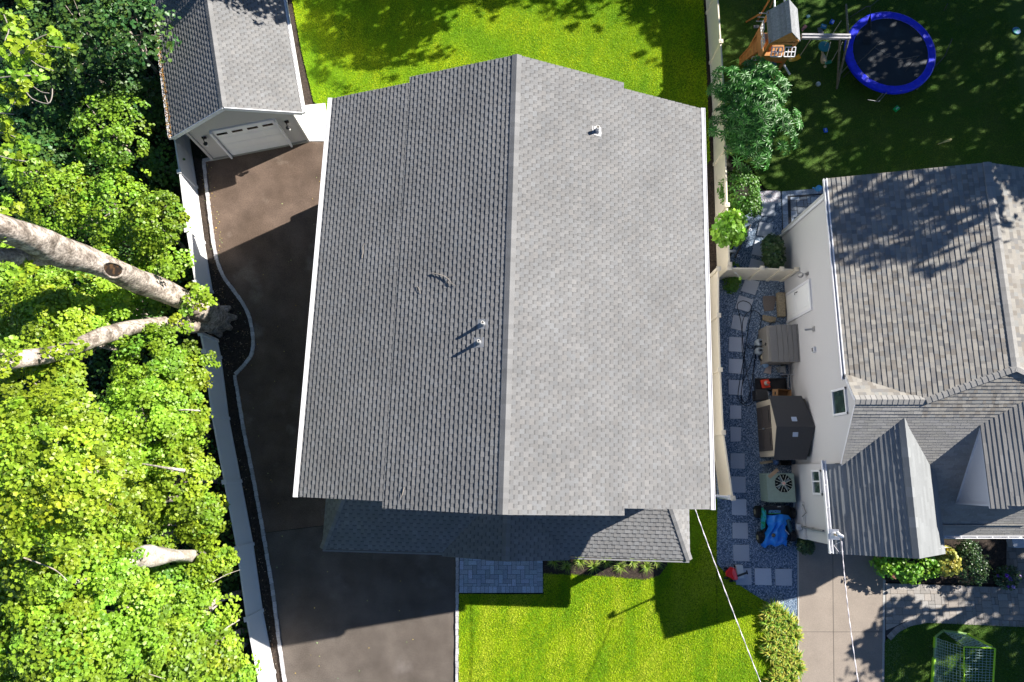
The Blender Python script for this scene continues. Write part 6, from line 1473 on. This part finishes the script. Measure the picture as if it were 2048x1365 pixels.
# trampoline
c0 = W(1781, 104, .8); RO = 1.92; t = thing('trampoline', 'round trampoline with a bright blue padded rim and a fallen safety net', 'trampoline', (c0.x, c0.y, 0))
bluep = mat('blue_pad', (.005, .02, .75), .35, grain=.15, gscale=6, spec=.5); matm = mat('trampoline_mat', (.010, .018, .028), .6, col2=(.03, .05, .07), vscale=1.5, thr=(.55, .8))
mb = MB(); n_ = 64
for k in range(n_):
    a0, a1 = 2*math.pi*k/n_, 2*math.pi*(k+1)/n_
    pr_ = [(RO-.33, .79), (RO-.30, .83), (RO-.05, .835), (RO, .80), (RO+.01, .70)]
    for (r0, z0), (r1, z1) in zip(pr_, pr_[1:]):
        w0 = .008*math.sin(k*2.7); mb.poly([(r0*math.cos(a0), r0*math.sin(a0), z0+w0*(r0 < RO)), (r1*math.cos(a0), r1*math.sin(a0), z1), (r1*math.cos(a1), r1*math.sin(a1), z1), (r0*math.cos(a1), r0*math.sin(a1), z0+.008*math.sin((k+1)*2.7)*(r0 < RO))])
mb.build('rim_pad', bluep, t, world=False)
mb = MB(); mb.lathe((0, 0, .775), [(RO-.34, 0), (RO-.34, .008)], 48); mb.build('jumping_mat', matm, t, world=False)
mb = MB()
for k in range(n_):
    a0, a1 = 2*math.pi*k/n_, 2*math.pi*(k+1)/n_; mb.bar((RO*math.cos(a0)*.985, RO*math.sin(a0)*.985, .76), (RO*math.cos(a1)*.985, RO*math.sin(a1)*.985, .76), .04)
mb.build('frame', steel, t, world=False)
for k in range(6):
    a = 2*math.pi*k/6+.3; mb = MB(); mb.tube([(RO*.97*math.cos(a), RO*.97*math.sin(a), .74), (RO*1.0*math.cos(a), RO*1.0*math.sin(a), .02)], .025, 8); mb.build('leg', steel, t, world=False)
netp = mat('net_pole', (.05, .06, .07), .4)
L0 = lambda u, v, z: tuple(W(u, v, z)-Vector((c0.x, c0.y, 0)))
for q in (((1686, 155, .1), (1760, 85, 2.0), (1767, 82, 2.1)), ((1810, 143, .9), (1832, 118, 1.7), (1839, 112, 2.1)), ((1870, 135, .7), (1890, 112, 1.7), (1904, 78, 2.4)), ((1700, 35, .8), (1732, 14, 2.2), (1741, 13, 2.3)), ((1776, 182, .6), (1757, 204, 1.9), (1735, 200, 2.1)), ((1888, 22, 1.0), (1895, 8, 2.0))):
    mb = MB(); mb.tube([L0(*x_) for x_ in q], .018, 8); mb.build('net_pole', netp, t, world=False)
mb = MB(); P_ = smooth3([Vector(L0(1749, 96, 2.1)), Vector(L0(1770, 108, 1.7)), Vector(L0(1800, 118, 1.7)), Vector(L0(1838, 112, 2.1))], 6); mb.tube(P_, .01, 5); mb.tube([L0(1741, 13, 2.3), L0(1770, -10, 2.3)], .012, 5); mb.tube([L0(1740, 13, 2.3), L0(1741, 30, 2.0), L0(1742, 70, .9)], .012, 5); mb.build('net_cord', netp, t, world=False)
netm = mat('black_netting', (.02, .025, .03), .7)
mb = MB()
for k in range(9):
    x_ = 1727+k*1.9; mb.tube([L0(1741, 28, 2.0), L0(x_, 66, .9), L0(x_-1, 90, .81)], .008, 4)
for k in range(6): mb.tube([L0(1741-k*2.2, 34+k*10, 1.8-k*.16), L0(1741+k*.6, 34+k*10, 1.8-k*.16)], .006, 4)
mb.build('hanging_net', netm, t, world=False)
# small toys on the shaded lawn and play area
def lawn_toy(name, uv, h, m, label, cat='toy', bevel=.01, zb=.05): return flat_piece(name, uv, zb, zb+h, m, label, cat, 'toys scattered on the neighbouring back lawn', bevel=bevel)
def toy_bin(u, v, s, m, rz, name, label):
    p = W(u, v, .1); tt = thing(name, label, 'toy', (p.x, p.y, .05), rz, 'toys scattered on the neighbouring back lawn'); mb = MB(); mb.box((0, 0, s*.2), (s, s*.8, s*.35)); mb.build('body', m, tt, world=False, bevel=.012)
    mb = MB(); mb.box((0, 0, s*.39), (s*.6, s*.22, .012)); mb.build('label_patch', mat('pale_patch', (.5, .65, .6), .5), tt, world=False)
toy_bin(1793, 218, .24, mat('toy_green', (.01, .50, .12), .4), rad(40), 'toy_box', 'square green toy box with a pale patch below the trampoline')
toy_bin(1651, 261, .19, mat('toy_blue', (.02, .12, .75), .4), rad(-80), 'toy_box', 'small blue toy box alone on the grass right of the large glossy shrub')
toy_bin(1664, 44, .20, mat('toy_blue', (.02, .12, .75), .4), rad(60), 'toy_bucket', 'bright blue toy bucket on its side above the swing beam')
toy_bin(1647, 54, .24, mat('toy_sky', (.03, .22, .42), .5), rad(-15), 'toy_bin', 'sky blue toy bin lying between the climbing tower and the blue bucket')
toy_bin(1616, 33, .16, mat('toy_teal', (.02, .15, .22), .5), rad(30), 'toy_cup', 'small teal toy cup beside the climbing tower roof')
lawn_toy('grey_board', [(1635, 56), (1644, 54), (1648, 68), (1638, 70)], .04, mat('worn_grey', (.2, .2, .19), .8), 'grey board lying against the sky blue toy bin', 'board')
lawn_toy('pink_board', [(1603, 58), (1610, 48), (1615, 54), (1604, 64)], .04, mat('worn_pink', (.25, .12, .12), .8), 'dull pink board lying right of the climbing tower roof', 'board')
lawn_toy('flat_stone', [(1507, 51), (1518, 50), (1519, 56), (1508, 57)], .03, mat('worn_grey', (.2, .2, .19), .8), 'flat grey stone on the bare ground left of the climbing tower', 'stone')
def ball(u, v, r, m, name, label):
    p = W(u, v, r); mb = MB(); mb.lathe((0, 0, 0), [(r*math.sin(a), r-r*math.cos(a)) for a in [math.pi*k/10 for k in range(1, 10)]], 20); o = single(mb, name, m, label, 'ball', 'toys scattered on the neighbouring back lawn', smooth=True); o.location = (p.x, p.y, .05); return o
ball(1635, 170, .10, mat('pale_ball', (.35, .45, .5), .4), 'ball', 'pale grey ball on the shaded grass left of the trampoline')
ball(1649, 135, .06, mat('cream_ball', (.6, .5, .3), .4), 'ball', 'small cream ball under the dark green swing seat')
ball(1563, 116, .09, mat('toy_red', (.75, .02, .02), .35), 'ball', 'small red ball under the lattice windows of the climbing tower')
p = W(2033, 62, .06); tt = thing('flying_disc', 'turquoise flying disc on the dark grass near the right edge', 'toy', (p.x, p.y, .05), rad(20), 'toys scattered on the neighbouring back lawn')
mb = MB(); mb.lathe((0, 0, 0), [(.17, 0), (.185, .015), (.16, .035), (.0, .038)], 26); mb.build('disc', mat('turquoise_disc', (.03, .42, .36), .35, col2=(.1, .25, .5), vscale=5, thr=(.45, .5)), tt, world=False)
def bat(u0, v0, u1, v1, r, m, label, z=.09):
    a, b = W(u0, v0, z), W(u1, v1, z); mb = MB(); ts = [0, .05, .3, .55, .8, .95, 1]; rs_ = [.5, .38, .36, .8, 1, .9, .4]; mb.tube([a.lerp(b, q_) for q_ in ts], [r*q_ for q_ in rs_], 12)
    return single(mb, 'toy_bat', m, label, 'toy bat', 'toys scattered on the neighbouring back lawn', loc=tuple(a), smooth=True)
bat(1876, 289, 1903, 279, .055, mat('yellow_bat', (.55, .50, .18), .45), 'yellow toy bat lying on the grass above the neighbouring roof')
bat(1644, 100, 1648, 127, .13, mat('tan_bat', (.50, .40, .24), .5), 'large tan toy paddle hanging under the swing beam', .5)
# watering can
p = W(1637, 377, .15); tt = thing('watering_can', 'light blue watering can beside the corner of the patio', 'watering can', (p.x, p.y, .05), rad(10))
wc = mat('can_blue', (.10, .42, .85), .4); mb = MB(); mb.lathe((0, 0, 0), [(.10, 0), (.125, .02), (.12, .16), (.07, .20), (.0, .20)], 18); mb.build('body', wc, tt, world=False, smooth=False)
mb = MB(); mb.tube([(-.09, 0, .06), (-.22, .02, .16), (-.28, .02, .2)], [.03, .018, .03], 8); mb.build('spout', wc, tt, world=False)
mb = MB(); mb.tube([(.1, 0, .05), (.18, 0, .12), (.12, 0, .22), (0, 0, .2)], .014, 6); mb.build('handle', wc, tt, world=False)
# folding football goal
lime = mat('lime_sleeve', (.42, .75, .03), .4); tube_ = mat('goal_pole', (.25, .42, .12), .4)
fb = W(1932, 1268, .05); ft = W(1990, 1297, 1.55); bt = W(1928, 1294, 1.5); bb1 = W(1885, 1262, .05); bb2 = W(1870, 1274, .05); bbe = W(1862, 1440, .05)
t = thing('football_goal', 'lime green framed toy football goal with a white net on the shaded lawn', 'football goal', tuple(fb))
ftE = W(1982, 1440, 1.55); btE = W(1928, 1440, 1.5)
mb = MB(); mb.tube([fb, ft], .02, 8); mb.build('upright', netp, t); mb = MB(); mb.tube([fb.lerp(ft, .08), fb.lerp(ft, .88)], .05, 12); mb.build('padded_sleeve', lime, t)
for a_, b_, nm, r_, m_ in ((ft, ftE, 'crossbar', .028, lime), (ft, bt, 'top_bar', .022, lime), (bt, btE, 'top_bar', .022, lime), (fb, bb1, 'ground_bar', .05, tube_), (bb1, bb2, 'corner_joint', .04, tube_), (bb2, bbe, 'ground_bar', .04, tube_), (bt, bb1, 'brace', .01, netp)):
    mb = MB(); mb.tube([a_, b_], r_, 10); mb.build(nm, m_, t)
for q0, q1 in ((.0, .22), (.42, .95)):
    mb = MB(); mb.tube([bb2.lerp(W(1864, 1372, .05), q0), bb2.lerp(W(1864, 1372, .05), q1)], .065, 10); mb.build('padded_sleeve', lime, t)
netw = mat('net_cord_pale', (.34, .50, .48), .6); mb = MB()
def netquad(A, B, C_, D_, nu, nv, sag):
    def pt(s, q): 
        p_ = A.lerp(B, s).lerp(D_.lerp(C_, s), q); e = 4*q*(1-q); p_ = p_.copy(); p_.z -= sag*e; p_.x -= sag*.6*e; p_.y += .01*math.sin(s*30+q*20); return p_
    for i in range(nu+1): mb.tube([pt(i/nu, k/10) for k in range(11)], .0065, 4, cap=False)
    for j in range(nv+1): mb.tube([pt(k/20, j/nv) for k in range(21)], .0065, 4, cap=False)
netquad(ft, ftE, btE, bt, 26, 9, .05); netquad(bt, btE, bbe, bb2, 26, 14, .18); netquad(fb, ft, bt, bb1, 12, 10, .05)
mb.build('net', netw, t)
# small bits: drain cover, leaves on the drive, notice post light
flat_piece('drain_cover', [(655, 291), (661, 291), (661, 296), (655, 296)], .02, .036, steel, 'small square metal drain cover on the driveway beside the pale pad', 'drain cover', bevel=.002)
X = []; 
for k in range(150):
    u, v = random.uniform(420, 900), random.uniform(300, 1360); q = W(u, v, .05)
    if -12.5 < q.x < -2.6 and (q.x < -6.2 or q.y < -2.6): X.append((q.x, q.y, .045))
X += [tuple(W(random.uniform(395, 420)+(v-300)*.14, v, .07)) for v in range(300, 520, 3)]
o = leaves_obj('fallen_leaves', [sprays(np.array(X), np.tile([0, 0, 1.0], (len(X), 1)), 1, .02, .05, KITE, tilt=.2, huevar=.4, warm=.3, droop=0, flat=0)], leaf_mat('fallen_leaf', (.45, .40, .12), .1, .7)); tag(o, 'tiny fallen leaves dotted over the driveway and its edge', kind='stuff')
n = 2600; X = RNG.uniform(-13.6, -7.8, n); Y = RNG.uniform(-8, 12.5, n); ex = np.interp(Y, [-8, -4.3, 0, 3.8, 4.4, 5.3, 6.4, 7.4, 9, 10.8, 13], [-8.3, -9.1, -10.15, -11.2, -10.55, -10.45, -10.8, -11.6, -12.4, -12.75, -13.2]); fx = np.interp(Y, [-8, -5, 0, 5, 9, 13.5], [-8.7, -9.4, -10.6, -11.7, -12.6, -13.5]); k = (X > fx+.1) & (X < ex-.12)
X = np.stack([X[k], Y[k], np.full(k.sum(), .03)], 1); o = leaves_obj('wood_chips', [sprays(X, np.tile([0, 0, 1.0], (len(X), 1)), 3, .12, .05, KITE, tilt=.4, huevar=.5, warm=.15, droop=0, flat=.1)], leaf_mat('wood_chip', (.30, .22, .15), .0, .9)); tag(o, 'pale wood chips scattered in the mulch strip beside the driveway', kind='stuff')
